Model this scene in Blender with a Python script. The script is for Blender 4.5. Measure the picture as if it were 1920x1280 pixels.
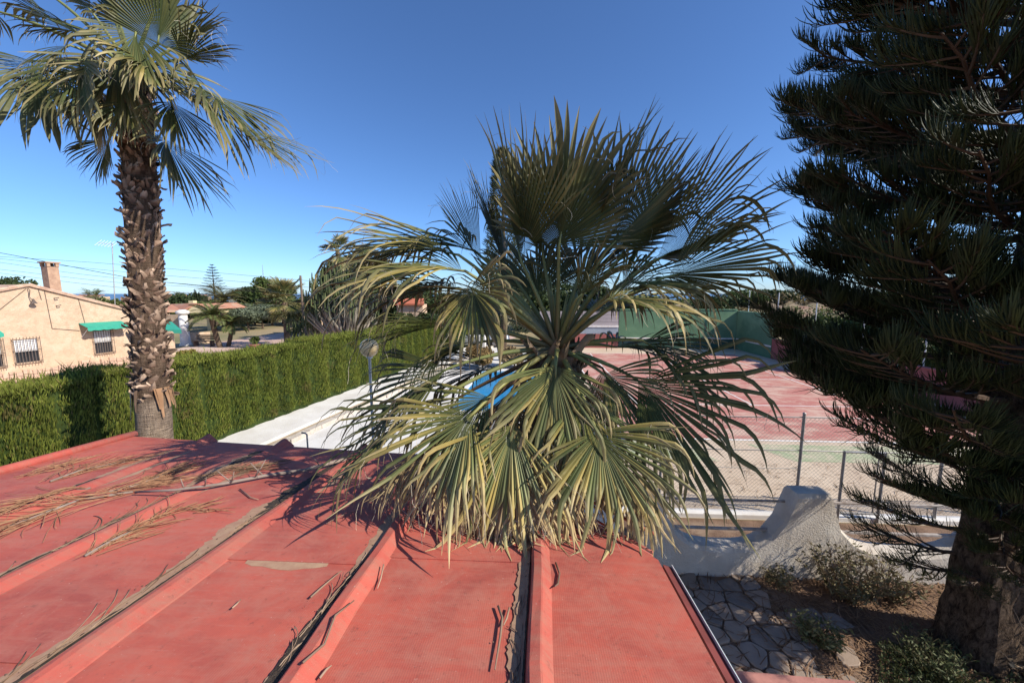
import bpy, bmesh, math, random
import numpy as np
from mathutils import Vector, Matrix, Quaternion

V = Vector
R_ = math.radians
scene = bpy.context.scene
for o in list(bpy.data.objects):
    bpy.data.objects.remove(o)

# ------------------------------------------------------------------ camera
CZ = 4.2                       # camera height above the yard
FPX = 720.0                    # focal length in pixels of the 1920 wide photograph
PITCH = R_(7.1)
cam_d = bpy.data.cameras.new('camera')
cam_d.sensor_width = 36.0
cam_d.lens = 36.0 * FPX / 1920.0
cam_d.clip_start = 0.05
cam_d.clip_end = 60000.0
cam = bpy.data.objects.new('camera', cam_d)
scene.collection.objects.link(cam)
cam.location = (0, 0, CZ)
cam.rotation_euler = (math.pi / 2 - PITCH, 0, 0)
scene.camera = cam

# ------------------------------------------------------------------ sky and sun
SUN_EL = R_(37.0)
SUN_AZ = R_(110.0)             # measured clockwise from the view direction (+Y)
SUN_DIR = V((math.sin(SUN_AZ) * math.cos(SUN_EL), math.cos(SUN_AZ) * math.cos(SUN_EL), math.sin(SUN_EL)))
world = bpy.data.worlds.new('World')
scene.world = world
world.use_nodes = True
wn = world.node_tree
wn.nodes.clear()
sky = wn.nodes.new('ShaderNodeTexSky')
sky.sky_type = 'NISHITA'
sky.sun_disc = False
sky.sun_elevation = SUN_EL
sky.sun_rotation = SUN_AZ
sky.altitude = 0.0
sky.air_density = 0.8
sky.dust_density = 0.35
sky.ozone_density = 10.0
bg = wn.nodes.new('ShaderNodeBackground')
bg.inputs['Strength'].default_value = 0.148
wo = wn.nodes.new('ShaderNodeOutputWorld')
wn.links.new(sky.outputs[0], bg.inputs[0])
wn.links.new(bg.outputs[0], wo.inputs[0])

sun_d = bpy.data.lights.new('sun', 'SUN')
sun_d.energy = 5.0
sun_d.angle = R_(0.53)
sun_d.color = (1.0, 0.93, 0.82)
sun = bpy.data.objects.new('sun', sun_d)
scene.collection.objects.link(sun)
sun.location = SUN_DIR * 60
sun.rotation_euler = (-SUN_DIR).to_track_quat('-Z', 'Y').to_euler()

scene.view_settings.view_transform = 'Standard'
scene.view_settings.look = 'None'
scene.view_settings.gamma = 1.0
scene.view_settings.use_curve_mapping = False
scene.view_settings.exposure = 0.35
scene.render.engine = 'CYCLES'
scene.cycles.max_bounces = 6
scene.cycles.diffuse_bounces = 3
scene.cycles.transparent_max_bounces = 8
scene.cycles.use_denoising = True

# ------------------------------------------------------------------ helpers
COL = scene.collection
CAM = V((0, 0, CZ))
FW = V((0, math.cos(PITCH), -math.sin(PITCH)))
UP = V((0, math.sin(PITCH), math.cos(PITCH)))
RT = V((1, 0, 0))
ZU = V((0, 0, 1))


def ray(px, py):
    return FW + RT * ((px - 960) / FPX) + UP * ((640 - py) / FPX)


def P(px, py, t):
    """point at depth t seen at photo pixel (px, py)"""
    return CAM + ray(px, py) * t


def PZ(px, py, z=0.0):
    """point of the level z seen at photo pixel (px, py)"""
    r = ray(px, py)
    return CAM + r * ((z - CZ) / r.z)


AZ_A = R_(13.7)      # hedge, villa
AZ_B = R_(3.2)       # roof, court


def FA(u, w, z=0.0):
    return V((u * math.cos(AZ_A) + w * math.sin(AZ_A), -u * math.sin(AZ_A) + w * math.cos(AZ_A), z))


def FB(u, w, z=0.0):
    return V((u * math.cos(AZ_B) + w * math.sin(AZ_B), -u * math.sin(AZ_B) + w * math.cos(AZ_B), z))


def invB(p):
    return (p.x * math.cos(AZ_B) - p.y * math.sin(AZ_B), p.x * math.sin(AZ_B) + p.y * math.cos(AZ_B))


def invA(p):
    return (p.x * math.cos(AZ_A) - p.y * math.sin(AZ_A), p.x * math.sin(AZ_A) + p.y * math.cos(AZ_A))


def tag(o, label=None, cat=None, group=None, kind=None):
    if label:
        o['label'] = label
    if cat:
        o['category'] = cat
    if group:
        o['group'] = group
    if kind:
        o['kind'] = kind
    return o


def empty(name, loc, label=None, cat=None, group=None, rz=0.0, kind=None):
    o = bpy.data.objects.new(name, None)
    COL.objects.link(o)
    o.location = loc
    o.rotation_euler = (0, 0, rz)
    o.empty_display_size = 0.2
    return tag(o, label, cat, group, kind)


class MB:
    """collects shapes and builds ONE mesh object (world coordinates unless given a local parent)"""

    def __init__(s):
        s.v = []
        s.f = []
        s.c = []
        s.col = (1, 1, 1)

    def add(s, verts, faces, col=None):
        b = len(s.v)
        s.v.extend([tuple(q) for q in verts])
        s.f.extend([tuple(i + b for i in f) for f in faces])
        c = col or s.col
        if len(c) == len(verts) and not isinstance(c[0], (int, float)):
            s.c.extend(c)
        else:
            s.c.extend([c] * len(verts))

    def box(s, c, size, m=None, col=None):
        hx, hy, hz = size[0] / 2, size[1] / 2, size[2] / 2
        vs = [V((x, y, z)) for z in (-hz, hz) for y in (-hy, hy) for x in (-hx, hx)]
        c = V(c)
        vs = [(m @ q if m else q) + c for q in vs]
        s.add(vs, [(0, 2, 3, 1), (4, 5, 7, 6), (0, 1, 5, 4), (2, 6, 7, 3), (0, 4, 6, 2), (1, 3, 7, 5)], col)

    def bbox(s, c, size, bev, m=None, col=None):
        """box with chamfered edges"""
        bm = bmesh.new()
        bmesh.ops.create_cube(bm, size=1.0)
        for q in bm.verts:
            q.co = V((q.co.x * size[0], q.co.y * size[1], q.co.z * size[2]))
        bmesh.ops.bevel(bm, geom=bm.edges[:], offset=bev, segments=2, affect='EDGES', profile=0.6)
        bm.verts.index_update()
        c = V(c)
        s.add([(m @ q.co if m else q.co) + c for q in bm.verts], [[q.index for q in f.verts] for f in bm.faces], col)
        bm.free()

    def prism(s, pts, z0, z1, col=None):
        """pts: list of (x, y) counter clockwise, extruded from z0 to z1"""
        n = len(pts)
        vs = [V((p[0], p[1], z0)) for p in pts] + [V((p[0], p[1], z1)) for p in pts]
        fs = [tuple(range(n - 1, -1, -1)), tuple(range(n, 2 * n))]
        fs += [(i, (i + 1) % n, n + (i + 1) % n, n + i) for i in range(n)]
        s.add(vs, fs, col)

    def extrude(s, pts, off, col=None):
        """closed polygon of 3-D points extruded by the vector off"""
        n = len(pts)
        off = V(off)
        vs = [V(p) for p in pts] + [V(p) + off for p in pts]
        fs = [tuple(range(n - 1, -1, -1)), tuple(range(n, 2 * n))]
        fs += [(i, (i + 1) % n, n + (i + 1) % n, n + i) for i in range(n)]
        s.add(vs, fs, col)

    def tube(s, pts, rad, n=6, col=None, cols=None, cap=True, flat=1.0):
        pts = [V(p) for p in pts]
        k = len(pts)
        if not isinstance(rad, (list, tuple)):
            rad = [rad] * k
        vs = []
        cs = []
        ref = None
        for i in range(k):
            d = (pts[min(i + 1, k - 1)] - pts[max(i - 1, 0)])
            d = d.normalized() if d.length > 1e-9 else V((0, 0, 1))
            if ref is None:
                ref = V((0, 0, 1)) if abs(d.z) < 0.9 else V((1, 0, 0))
            a = ref - d * ref.dot(d)
            a = a.normalized() if a.length > 1e-6 else d.orthogonal().normalized()
            ref = a
            b = d.cross(a)
            for j in range(n):
                t = 2 * math.pi * j / n
                vs.append(pts[i] + (a * math.cos(t) * flat + b * math.sin(t)) * rad[i])
                cs.append(cols[i] if cols else (col or s.col))
        fs = []
        for i in range(k - 1):
            for j in range(n):
                j2 = (j + 1) % n
                fs.append((i * n + j, i * n + j2, (i + 1) * n + j2, (i + 1) * n + j))
        if cap:
            fs.append(tuple(range(n - 1, -1, -1)))
            fs.append(tuple((k - 1) * n + j for j in range(n)))
        s.add(vs, fs, cs)

    def lathe(s, base, prof, n=16, col=None, axis=None):
        """prof: list of (radius, height)"""
        base = V(base)
        vs, fs = [], []
        for r, h in prof:
            for j in range(n):
                t = 2 * math.pi * j / n
                vs.append(base + V((r * math.cos(t), r * math.sin(t), h)))
        for i in range(len(prof) - 1):
            for j in range(n):
                j2 = (j + 1) % n
                fs.append((i * n + j, i * n + j2, (i + 1) * n + j2, (i + 1) * n + j))
        fs.append(tuple(range(n - 1, -1, -1)))
        fs.append(tuple((len(prof) - 1) * n + j for j in range(n)))
        s.add(vs, fs, col)

    def mesh(s, name, smooth=False):
        me = bpy.data.meshes.new(name)
        me.from_pydata(s.v, [], s.f)
        at = me.color_attributes.new('Col', 'FLOAT_COLOR', 'POINT')
        arr = np.ones((len(s.v), 4), dtype=np.float32)
        if s.v:
            arr[:, :3] = np.array(s.c, dtype=np.float32)
        at.data.foreach_set('color', arr.ravel())
        if smooth:
            me.polygons.foreach_set('use_smooth', [True] * len(me.polygons))
        me.update()
        return me

    def build(s, name, mat, parent=None, smooth=False):
        me = s.mesh(name, smooth)
        return link(name, me, mat, parent)


def link(name, me, mat, parent=None):
    o = bpy.data.objects.new(name, me)
    COL.objects.link(o)
    if mat and not me.materials:
        me.materials.append(mat)
    if parent:
        o.parent = parent
        # parts are modelled in world coordinates: undo the parent's placement
        o.matrix_parent_inverse = pmat(parent).inverted()
    return o


def pmat(o):
    m = Matrix.LocRotScale(o.location, o.rotation_euler, o.scale)
    if o.parent:
        return pmat(o.parent) @ o.matrix_parent_inverse @ m
    return m


def np_mesh(name, verts, faces, cols, mat, parent=None):
    """verts (n,3), faces (m,k) numpy arrays"""
    me = bpy.data.meshes.new(name)
    verts = np.asarray(verts, dtype=np.float32)
    faces = np.asarray(faces, dtype=np.int32)
    m, k = faces.shape
    me.vertices.add(len(verts))
    me.vertices.foreach_set('co', verts.ravel())
    me.loops.add(m * k)
    me.loops.foreach_set('vertex_index', faces.ravel())
    me.polygons.add(m)
    me.polygons.foreach_set('loop_start', np.arange(0, m * k, k, dtype=np.int32))
    me.update(calc_edges=True)
    at = me.color_attributes.new('Col', 'FLOAT_COLOR', 'POINT')
    arr = np.ones((len(verts), 4), dtype=np.float32)
    arr[:, :3] = cols
    at.data.foreach_set('color', arr.ravel())
    me.validate()
    return link(name, me, mat, parent) if mat else me


# ------------------------------------------------------------------ materials
class NT:
    def __init__(s, name):
        s.m = bpy.data.materials.new(name)
        s.m.use_nodes = True
        s.t = s.m.node_tree
        s.t.nodes.clear()
        s.out = s.t.nodes.new('ShaderNodeOutputMaterial')
        s.b = s.t.nodes.new('ShaderNodeBsdfPrincipled')
        s.t.links.new(s.b.outputs[0], s.out.inputs[0])
        s._pos = None

    def n(s, typ, **kw):
        q = s.t.nodes.new(typ)
        for k, v in kw.items():
            setattr(q, k, v)
        return q

    def l(s, a, b):
        s.t.links.new(a, b)

    def pos(s, obj=False):
        if obj:
            return s.n('ShaderNodeTexCoord').outputs['Object']
        if s._pos is None:
            s._pos = s.n('ShaderNodeNewGeometry').outputs['Position']
        return s._pos

    def noise(s, scale, detail=4.0, rough=0.55, vec=None, dist=0.0):
        q = s.n('ShaderNodeTexNoise')
        q.inputs['Scale'].default_value = scale
        q.inputs['Detail'].default_value = detail
        q.inputs['Roughness'].default_value = rough
        q.inputs['Distortion'].default_value = dist
        s.l(vec if vec is not None else s.pos(), q.inputs['Vector'])
        return q.outputs[0]

    def ramp(s, fac, stops):
        q = s.n('ShaderNodeValToRGB')
        e = q.color_ramp.elements
        while len(e) < len(stops):
            e.new(0.5)
        for i, (p, c) in enumerate(stops):
            e[i].position = p
            e[i].color = (c[0], c[1], c[2], 1) if not isinstance(c, (int, float)) else (c, c, c, 1)
        s.l(fac, q.inputs[0])
        return q.outputs[0]

    def mix(s, fac, a, b, mode='MIX'):
        q = s.n('ShaderNodeMix', data_type='RGBA', blend_type=mode)
        for sock, val in ((q.inputs[0], fac), (q.inputs[6], a), (q.inputs[7], b)):
            if isinstance(val, (int, float)):
                sock.default_value = val
            elif isinstance(val, (tuple, list)):
                sock.default_value = (val[0], val[1], val[2], 1)
            else:
                s.l(val, sock)
        return q.outputs[2]

    def math(s, op, a, b=None):
        q = s.n('ShaderNodeMath', operation=op)
        for i, val in enumerate((a, b)):
            if val is None:
                continue
            if isinstance(val, (int, float)):
                q.inputs[i].default_value = val
            else:
                s.l(val, q.inputs[i])
        return q.outputs[0]

    def attr(s, name='Col'):
        q = s.n('ShaderNodeAttribute', attribute_name=name)
        return q.outputs['Color']

    def base(s, c):
        if isinstance(c, (tuple, list)):
            s.b.inputs['Base Color'].default_value = (c[0], c[1], c[2], 1)
        else:
            s.l(c, s.b.inputs['Base Color'])
        return s

    def rough(s, r, spec=0.4):
        if isinstance(r, (int, float)):
            s.b.inputs['Roughness'].default_value = r
        else:
            s.l(r, s.b.inputs['Roughness'])
        s.b.inputs['Specular IOR Level'].default_value = spec
        return s

    def bump(s, h, strength=0.3, dist=0.02):
        q = s.n('ShaderNodeBump')
        q.inputs['Strength'].default_value = strength
        q.inputs['Distance'].default_value = dist
        s.l(h, q.inputs['Height'])
        s.l(q.outputs[0], s.b.inputs['Normal'])
        return s

    def translucent(s, col, amount):
        tr = s.n('ShaderNodeBsdfTranslucent')
        if isinstance(col, (tuple, list)):
            tr.inputs[0].default_value = (col[0], col[1], col[2], 1)
        else:
            s.l(col, tr.inputs[0])
        mx = s.n('ShaderNodeMixShader')
        mx.inputs[0].default_value = amount
        s.l(s.b.outputs[0], mx.inputs[1])
        s.l(tr.outputs[0], mx.inputs[2])
        s.l(mx.outputs[0], s.out.inputs[0])
        return s


def mat_plain(name, c1, c2=None, scale=8.0, rough=0.8, bump=0.0, bscale=40.0, bdist=0.01, spec=0.3, metal=0.0, c3=None):
    m = NT(name)
    if c2 is None:
        c2 = tuple(x * 0.75 for x in c1)
    f = m.noise(scale, 5, 0.62)
    c = m.ramp(f, [(0.34, c2), (0.62, c1)])
    if c3 is not None:
        g = m.ramp(m.noise(scale * 0.31, 4, 0.6, dist=0.6), [(0.52, 0.0), (0.62, 1.0)])
        c = m.mix(g, c, c3)
    m.base(c).rough(rough, spec)
    m.b.inputs['Metallic'].default_value = metal
    if bump:
        m.bump(m.noise(bscale, 4, 0.65), bump, bdist)
    return m.m


def mat_leaf(name, rough=0.45, trans=0.22, tint=(1, 1, 1), spec=0.4, vary=0.25):
    m = NT(name)
    c = m.attr()
    f = m.ramp(m.noise(3.1, 3), [(0.3, 1.0 - vary), (0.7, 1.0 + vary * 0.4)])
    c = m.mix(1.0, c, f, 'MULTIPLY')
    if tint != (1, 1, 1):
        c = m.mix(1.0, c, tint, 'MULTIPLY')
    m.base(c).rough(rough, spec)
    if trans:
        m.translucent(c, trans)
    return m.m


M = {}
M['palm_leaf'] = mat_leaf('palm_leaf', 0.5, 0.14, spec=0.28, vary=0.25)
M['far_leaf'] = mat_leaf('far_leaf', 0.6, 0.2, spec=0.25)
M['hedge_leaf'] = mat_leaf('hedge_leaf', 0.65, 0.18, spec=0.2, vary=0.4)
M['pine_leaf'] = mat_leaf('pine_leaf', 0.6, 0.0, spec=0.25, vary=0.3)
M['dry'] = mat_leaf('dry_plant', 0.8, 0.08, spec=0.15, vary=0.3)
M['petiole'] = mat_leaf('petiole', 0.5, 0.0, spec=0.4)
_m = NT('palm_trunk')
_mp = _m.n('ShaderNodeMapping')
_mp.inputs['Scale'].default_value = (3.0, 3.0, 26.0)
_m.l(_m.pos(), _mp.inputs['Vector'])
_f = _m.noise(1.6, 8, 0.75, vec=_mp.outputs[0], dist=0.5)
_mp2 = _m.n('ShaderNodeMapping')
_mp2.inputs['Scale'].default_value = (30.0, 30.0, 3.0)
_m.l(_m.pos(), _mp2.inputs['Vector'])
_f2 = _m.noise(1.5, 6, 0.7, vec=_mp2.outputs[0])
_c = _m.mix(1.0, _m.attr(), _m.ramp(_f, [(0.30, 0.45), (0.62, 1.15)]), 'MULTIPLY')
_c = _m.mix(1.0, _c, _m.ramp(_f2, [(0.30, 0.6), (0.6, 1.1)]), 'MULTIPLY')
_m.base(_c).rough(0.95, 0.1)
_m.bump(_m.math('ADD', _f, _m.math('MULTIPLY', _f2, 0.6)), 1.0, 0.05)
M['palm_trunk'] = _m.m
M['bark_attr'] = mat_leaf('bark_coloured', 0.9, 0.0, spec=0.1, vary=0.35)
# ------------------------------------------------------------------ surface materials
def mk_roof(name, c1, c2, dirt, corr=True):
    m = NT(name)
    pos = m.pos()
    # coordinates turned to the ribs
    rot = m.n('ShaderNodeVectorRotate', rotation_type='Z_AXIS')
    rot.inputs['Angle'].default_value = AZ_B
    m.l(pos, rot.inputs['Vector'])
    sx = m.n('ShaderNodeSeparateXYZ')
    m.l(rot.outputs[0], sx.inputs[0])
    mp = m.n('ShaderNodeMapping')
    mp.inputs['Scale'].default_value = (1.2, 9.0, 1.0)
    m.l(rot.outputs[0], mp.inputs['Vector'])
    streak = m.noise(1.6, 6, 0.7, vec=mp.outputs[0])
    f = m.noise(1.1, 8, 0.68, dist=0.3)
    c = m.ramp(f, [(0.36, c2), (0.60, c1)])
    bl = m.ramp(m.noise(4.0, 9, 0.78, dist=0.8), [(0.46, 0.0), (0.66, 0.62)])
    c = m.mix(bl, c, dirt)
    # thin pale scratches running across the panels
    mp2 = m.n('ShaderNodeMapping')
    mp2.inputs['Scale'].default_value = (2.2, 30.0, 1.0)
    m.l(rot.outputs[0], mp2.inputs['Vector'])
    scr = m.ramp(m.noise(2.0, 7, 0.75, vec=mp2.outputs[0]), [(0.6, 0.0), (0.72, 1.0)])
    gate = m.ramp(m.noise(0.9, 3, 0.5), [(0.45, 0.0), (0.65, 0.6)])
    scr = m.math('MULTIPLY', scr, gate)
    c = m.mix(scr, c, (0.58, 0.30, 0.24))
    du = m.ramp(streak, [(0.46, 0.0), (0.74, 0.6)])
    c = m.mix(du, c, dirt)
    sp = m.ramp(m.noise(46.0, 3, 0.7), [(0.68, 0.0), (0.74, 0.6)])
    c = m.mix(sp, c, (0.6, 0.4, 0.33))
    dk = m.ramp(m.noise(21.0, 6, 0.75), [(0.58, 0.0), (0.70, 0.55)])
    c = m.mix(dk, c, (0.16, 0.065, 0.05))
    m.base(c).rough(0.72, 0.28)
    fine = m.noise(160.0, 3, 0.6)
    if corr:
        w = m.math('SINE', m.math('MULTIPLY', sx.outputs['X'], 2 * math.pi / 0.0125))
        w2 = m.math('SINE', m.math('MULTIPLY', sx.outputs['Y'], 2 * math.pi / 0.0125))
        h = m.math('ADD', m.math('MULTIPLY', w, 0.28), m.math('MULTIPLY', w2, 0.0))
        h = m.math('ADD', h, m.math('MULTIPLY', fine, 0.8))
        h = m.math('ADD', h, m.math('MULTIPLY', f, 9.0))
        m.bump(h, 0.3, 0.0018)
    else:
        m.bump(m.math('ADD', fine, m.math('MULTIPLY', f, 4.0)), 0.35, 0.004)
    return m.m


M['roof'] = mk_roof('roof_red_paint', (0.50, 0.112, 0.076), (0.33, 0.078, 0.060), (0.45, 0.175, 0.125))
M['rib'] = mk_roof('rib_red_paint', (0.50, 0.110, 0.078), (0.36, 0.082, 0.062), (0.36, 0.17, 0.12), False)
M['fascia'] = mat_plain('fascia_dark_red', (0.20, 0.05, 0.045), (0.13, 0.035, 0.03), 6, 0.75)
M['dirt'] = mat_plain('roof_dirt', (0.30, 0.20, 0.14), (0.20, 0.12, 0.085), 25, 0.95, 0.8, 120, 0.01)
M['tan_dirt'] = mat_plain('roof_dust', (0.42, 0.27, 0.17), (0.36, 0.20, 0.13), 18, 0.95, 0.3, 150, 0.004)
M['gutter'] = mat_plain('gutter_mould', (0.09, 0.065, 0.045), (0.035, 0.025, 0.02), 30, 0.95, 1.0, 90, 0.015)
M['white_wall'] = mat_plain('white_render', (0.80, 0.78, 0.74), (0.68, 0.65, 0.60), 2.2, 0.9, 0.5, 60, 0.008, c3=(0.66, 0.62, 0.56))
M['old_white'] = mat_plain('old_whitewash', (0.60, 0.54, 0.46), (0.46, 0.40, 0.335), 3.0, 0.92, 0.8, 38, 0.018, c3=(0.50, 0.435, 0.36))
M['terrace'] = mat_plain('white_terrace', (0.70, 0.68, 0.64), (0.60, 0.57, 0.52), 1.2, 0.9, 0.5, 45, 0.01)
M['stain'] = mat_plain('brown_channel', (0.42, 0.34, 0.24), (0.30, 0.235, 0.16), 3.0, 0.95, 0.4, 40, 0.01)
M['white_metal'] = mat_plain('white_metal', (0.60, 0.66, 0.65), (0.56, 0.55, 0.54), 4, 0.45, spec=0.5)
M['steel'] = mat_plain('galvanised_steel', (0.34, 0.33, 0.32), (0.24, 0.225, 0.21), 9, 0.5, metal=0.5, spec=0.5)
M['old_steel'] = mat_plain('weathered_rail', (0.38, 0.34, 0.31), (0.22, 0.17, 0.14), 9, 0.75, spec=0.3)
M['wire'] = mat_plain('wire_steel', (0.26, 0.25, 0.23), (0.2, 0.19, 0.17), 5, 0.55, metal=0.3)
M['soil'] = mat_plain('needle_soil', (0.26, 0.165, 0.11), (0.14, 0.085, 0.056), 3.0, 0.95, 0.9, 60, 0.02, c3=(0.31, 0.22, 0.155))
M['stone'] = None
M['villa'] = mat_plain('peach_render', (0.60, 0.44, 0.30), (0.50, 0.355, 0.24), 4.5, 0.92, 0.9, 14, 0.03, c3=(0.62, 0.465, 0.33))
M['villa2'] = mat_plain('yellow_render', (0.74, 0.62, 0.36), (0.68, 0.55, 0.32), 1.6, 0.92, 0.3, 22, 0.02)
M['tile_edge'] = mat_plain('pale_tile', (0.60, 0.43, 0.31), (0.44, 0.28, 0.2), 4.0, 0.9)
M['tile'] = mat_plain('roof_tile', (0.50, 0.24, 0.15), (0.36, 0.17, 0.115), 3.0, 0.9, c3=(0.44, 0.29, 0.2))
M['tile_red'] = mat_plain('red_roof_tile', (0.52, 0.16, 0.085), (0.42, 0.125, 0.07), 3.0, 0.85)
M['awning'] = mat_plain('green_canvas', (0.045, 0.36, 0.25), (0.035, 0.30, 0.21), 4, 0.7)
M['iron'] = mat_plain('rusty_iron', (0.16, 0.115, 0.095), (0.09, 0.07, 0.06), 12, 0.8)
M['shutter'] = mat_plain('white_shutter', (0.80, 0.79, 0.77), (0.74, 0.73, 0.71), 3, 0.6)
M['glass'] = mat_plain('dark_window', (0.05, 0.055, 0.06), (0.03, 0.032, 0.036), 1.5, 0.12, spec=0.6)
M['rock'] = mat_plain('plinth_stone', (0.60, 0.42, 0.30), (0.44, 0.30, 0.22), 7, 0.9, 0.5, 30, 0.02)
M['black'] = mat_plain('soot', (0.03, 0.028, 0.026), (0.02, 0.018, 0.017), 5, 0.9)
M['brick'] = mat_plain('chimney_brick', (0.50, 0.33, 0.22), (0.36, 0.22, 0.15), 6, 0.9)
M['globe'] = mat_plain('yellowed_globe', (0.80, 0.60, 0.30), (0.72, 0.50, 0.22), 6, 0.35, spec=0.5)
M['red_plastic'] = mat_plain('red_plastic', (0.5, 0.045, 0.05), (0.4, 0.035, 0.04), 6, 0.4)
M['wood_pole'] = mat_plain('wood_pole', (0.22, 0.165, 0.115), (0.15, 0.11, 0.08), 9, 0.9)
M['pinkpave'] = mat_plain('pink_paving', (0.58, 0.40, 0.32), (0.48, 0.33, 0.26), 0.7, 0.95, c3=(0.62, 0.47, 0.37))
M['drygrass'] = mat_plain('dry_grass', (0.42, 0.33, 0.17), (0.28, 0.24, 0.11), 0.5, 0.95)
M['red_pave'] = mat_plain('red_paving', (0.46, 0.21, 0.17), (0.34, 0.15, 0.125), 6, 0.9, 0.3, 40, 0.01)
M['car'] = mat_plain('silver_paint', (0.62, 0.66, 0.72), (0.58, 0.62, 0.68), 2, 0.3, spec=0.6)
M['green_wall'] = mat_plain('green_court_paint', (0.12, 0.225, 0.13), (0.10, 0.19, 0.11), 0.9, 0.85, 0.2, 20, 0.01, c3=(0.17, 0.29, 0.17))
M['grey_wall'] = mat_plain('grey_render', (0.42, 0.37, 0.37), (0.34, 0.30, 0.30), 1.2, 0.9)
M['red_wall'] = mat_plain('dull_red_court_paint', (0.36, 0.125, 0.11), (0.28, 0.095, 0.085), 1.2, 0.9)
M['blue_grey'] = mat_plain('blue_grey_paint', (0.32, 0.37, 0.42), (0.27, 0.31, 0.36), 1.2, 0.8)
M['line'] = mat_plain('white_line_paint', (0.80, 0.77, 0.73), (0.66, 0.6, 0.55), 6, 0.85)
M['dark_net'] = mat_plain('dark_net', (0.05, 0.06, 0.05), (0.035, 0.04, 0.035), 5, 0.9)

m = NT('pool_water')
m.base(m.ramp(m.noise(1.2, 3), [(0.3, (0.02, 0.21, 0.44)), (0.7, (0.03, 0.27, 0.52))])).rough(0.08, 0.5)
m.bump(m.noise(5.0, 3), 0.12, 0.03)
M['water'] = m.m
m = NT('sea_water')
m.base((0.10, 0.20, 0.33)).rough(0.5, 0.3)
M['sea'] = m.m

m = NT('court_paint')
f = m.noise(0.55, 6, 0.62)
mp = m.n('ShaderNodeMapping')
mp.inputs['Scale'].default_value = (0.7, 1.3, 1)
m.l(m.pos(), mp.inputs['Vector'])
g = m.noise(1.0, 8, 0.72, vec=mp.outputs[0], dist=0.4)
c = m.ramp(f, [(0.3, (0.42, 0.165, 0.135)), (0.7, (0.47, 0.19, 0.155))])
worn = m.ramp(g, [(0.46, 0.0), (0.60, 0.85)])
c = m.mix(worn, c, (0.57, 0.40, 0.31))
sp = m.ramp(m.noise(14, 5, 0.7), [(0.56, 0.0), (0.68, 0.55)])
c = m.mix(sp, c, (0.58, 0.43, 0.34))
m.base(c).rough(0.9, 0.2)
m.bump(m.noise(30, 4), 0.2, 0.01)
M['court'] = m.m
m = NT('court_margin')
f = m.noise(0.8, 6, 0.65)
c = m.ramp(f, [(0.3, (0.50, 0.38, 0.27)), (0.65, (0.62, 0.50, 0.37))])
sp = m.ramp(m.noise(9, 6, 0.7), [(0.55, 0.0), (0.68, 0.6)])
c = m.mix(sp, c, (0.42, 0.31, 0.22))
m.base(c).rough(0.92, 0.2)
m.bump(m.noise(30, 4), 0.25, 0.01)
M['margin'] = m.m
M['green_paint'] = mat_plain('worn_green_paint', (0.33, 0.38, 0.22), (0.54, 0.46, 0.33), 3.0, 0.9)

m = NT('crazy_paving_stone')
rnd = m.n('ShaderNodeObjectInfo').outputs['Random']
c = m.ramp(rnd, [(0.0, (0.17, 0.145, 0.13)), (0.35, (0.27, 0.21, 0.165)), (0.7, (0.34, 0.25, 0.185)), (1.0, (0.21, 0.185, 0.17))])
c = m.mix(m.ramp(m.noise(9, 5, 0.65), [(0.4, 0.0), (0.7, 0.6)]), c, (0.33, 0.26, 0.2))
m.base(c).rough(0.85, 0.3)
m.bump(m.noise(26, 5), 0.4, 0.012)
M['stone'] = m.m

m = NT('ground_earth')
f = m.noise(0.06, 6, 0.6)
c = m.ramp(f, [(0.35, (0.15, 0.16, 0.07)), (0.5, (0.33, 0.26, 0.15)), (0.65, (0.42, 0.30, 0.19))])
c = m.mix(m.ramp(m.noise(1.5, 6, 0.7), [(0.4, 0.0), (0.7, 0.5)]), c, (0.22, 0.19, 0.10))
m.base(c).rough(0.95, 0.15)
m.bump(m.noise(6, 5), 0.4, 0.05)
M['earth'] = m.m

# ------------------------------------------------------------------ ground and large sheets
rs = random.Random(7)
mb = MB()
rings = [0, 12, 30, 55, 80, 140, 260, 500, 900, 1500]
nseg = 48
vs = [V((0, 20, 0))]
fs = []
for r in rings[1:]:
    z = 0 if r <= 80 else -(r - 80) * 0.0135
    for j in range(nseg):
        a = 2 * math.pi * j / nseg
        vs.append(V((math.sin(a) * r, 20 + math.cos(a) * r, z)))
for j in range(nseg):
    fs.append((0, 1 + (j + 1) % nseg, 1 + j))
for i in range(len(rings) - 2):
    for j in range(nseg):
        a, b = 1 + i * nseg, 1 + (i + 1) * nseg
        j2 = (j + 1) % nseg
        fs.append((a + j, a + j2, b + j2, b + j))
mb.add(vs, fs)
o = mb.build('ground', M['earth'])
tag(o, 'dry earth ground spreading to the horizon', kind='structure')


def sheet(name, pts, z, mat, label=None, parent=None, thick=0.0):
    mb = MB()
    if thick:
        mb.prism([(p[0], p[1]) for p in pts], z - thick, z)
    else:
        mb.add([V((p[0], p[1], z)) for p in pts], [tuple(range(len(pts)))])
    o = mb.build(name, mat, parent)
    if parent is None:
        tag(o, label, kind='structure')
    return o


mb = MB()
mb.add([V((-30000, 900, -19.6)), V((30000, 900, -19.6)), V((30000, 42000, -19.6)), V((-30000, 42000, -19.6))], [(0, 1, 2, 3)])
o = mb.build('sea', M['sea'])
tag(o, 'strip of blue sea on the horizon', kind='structure')

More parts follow.
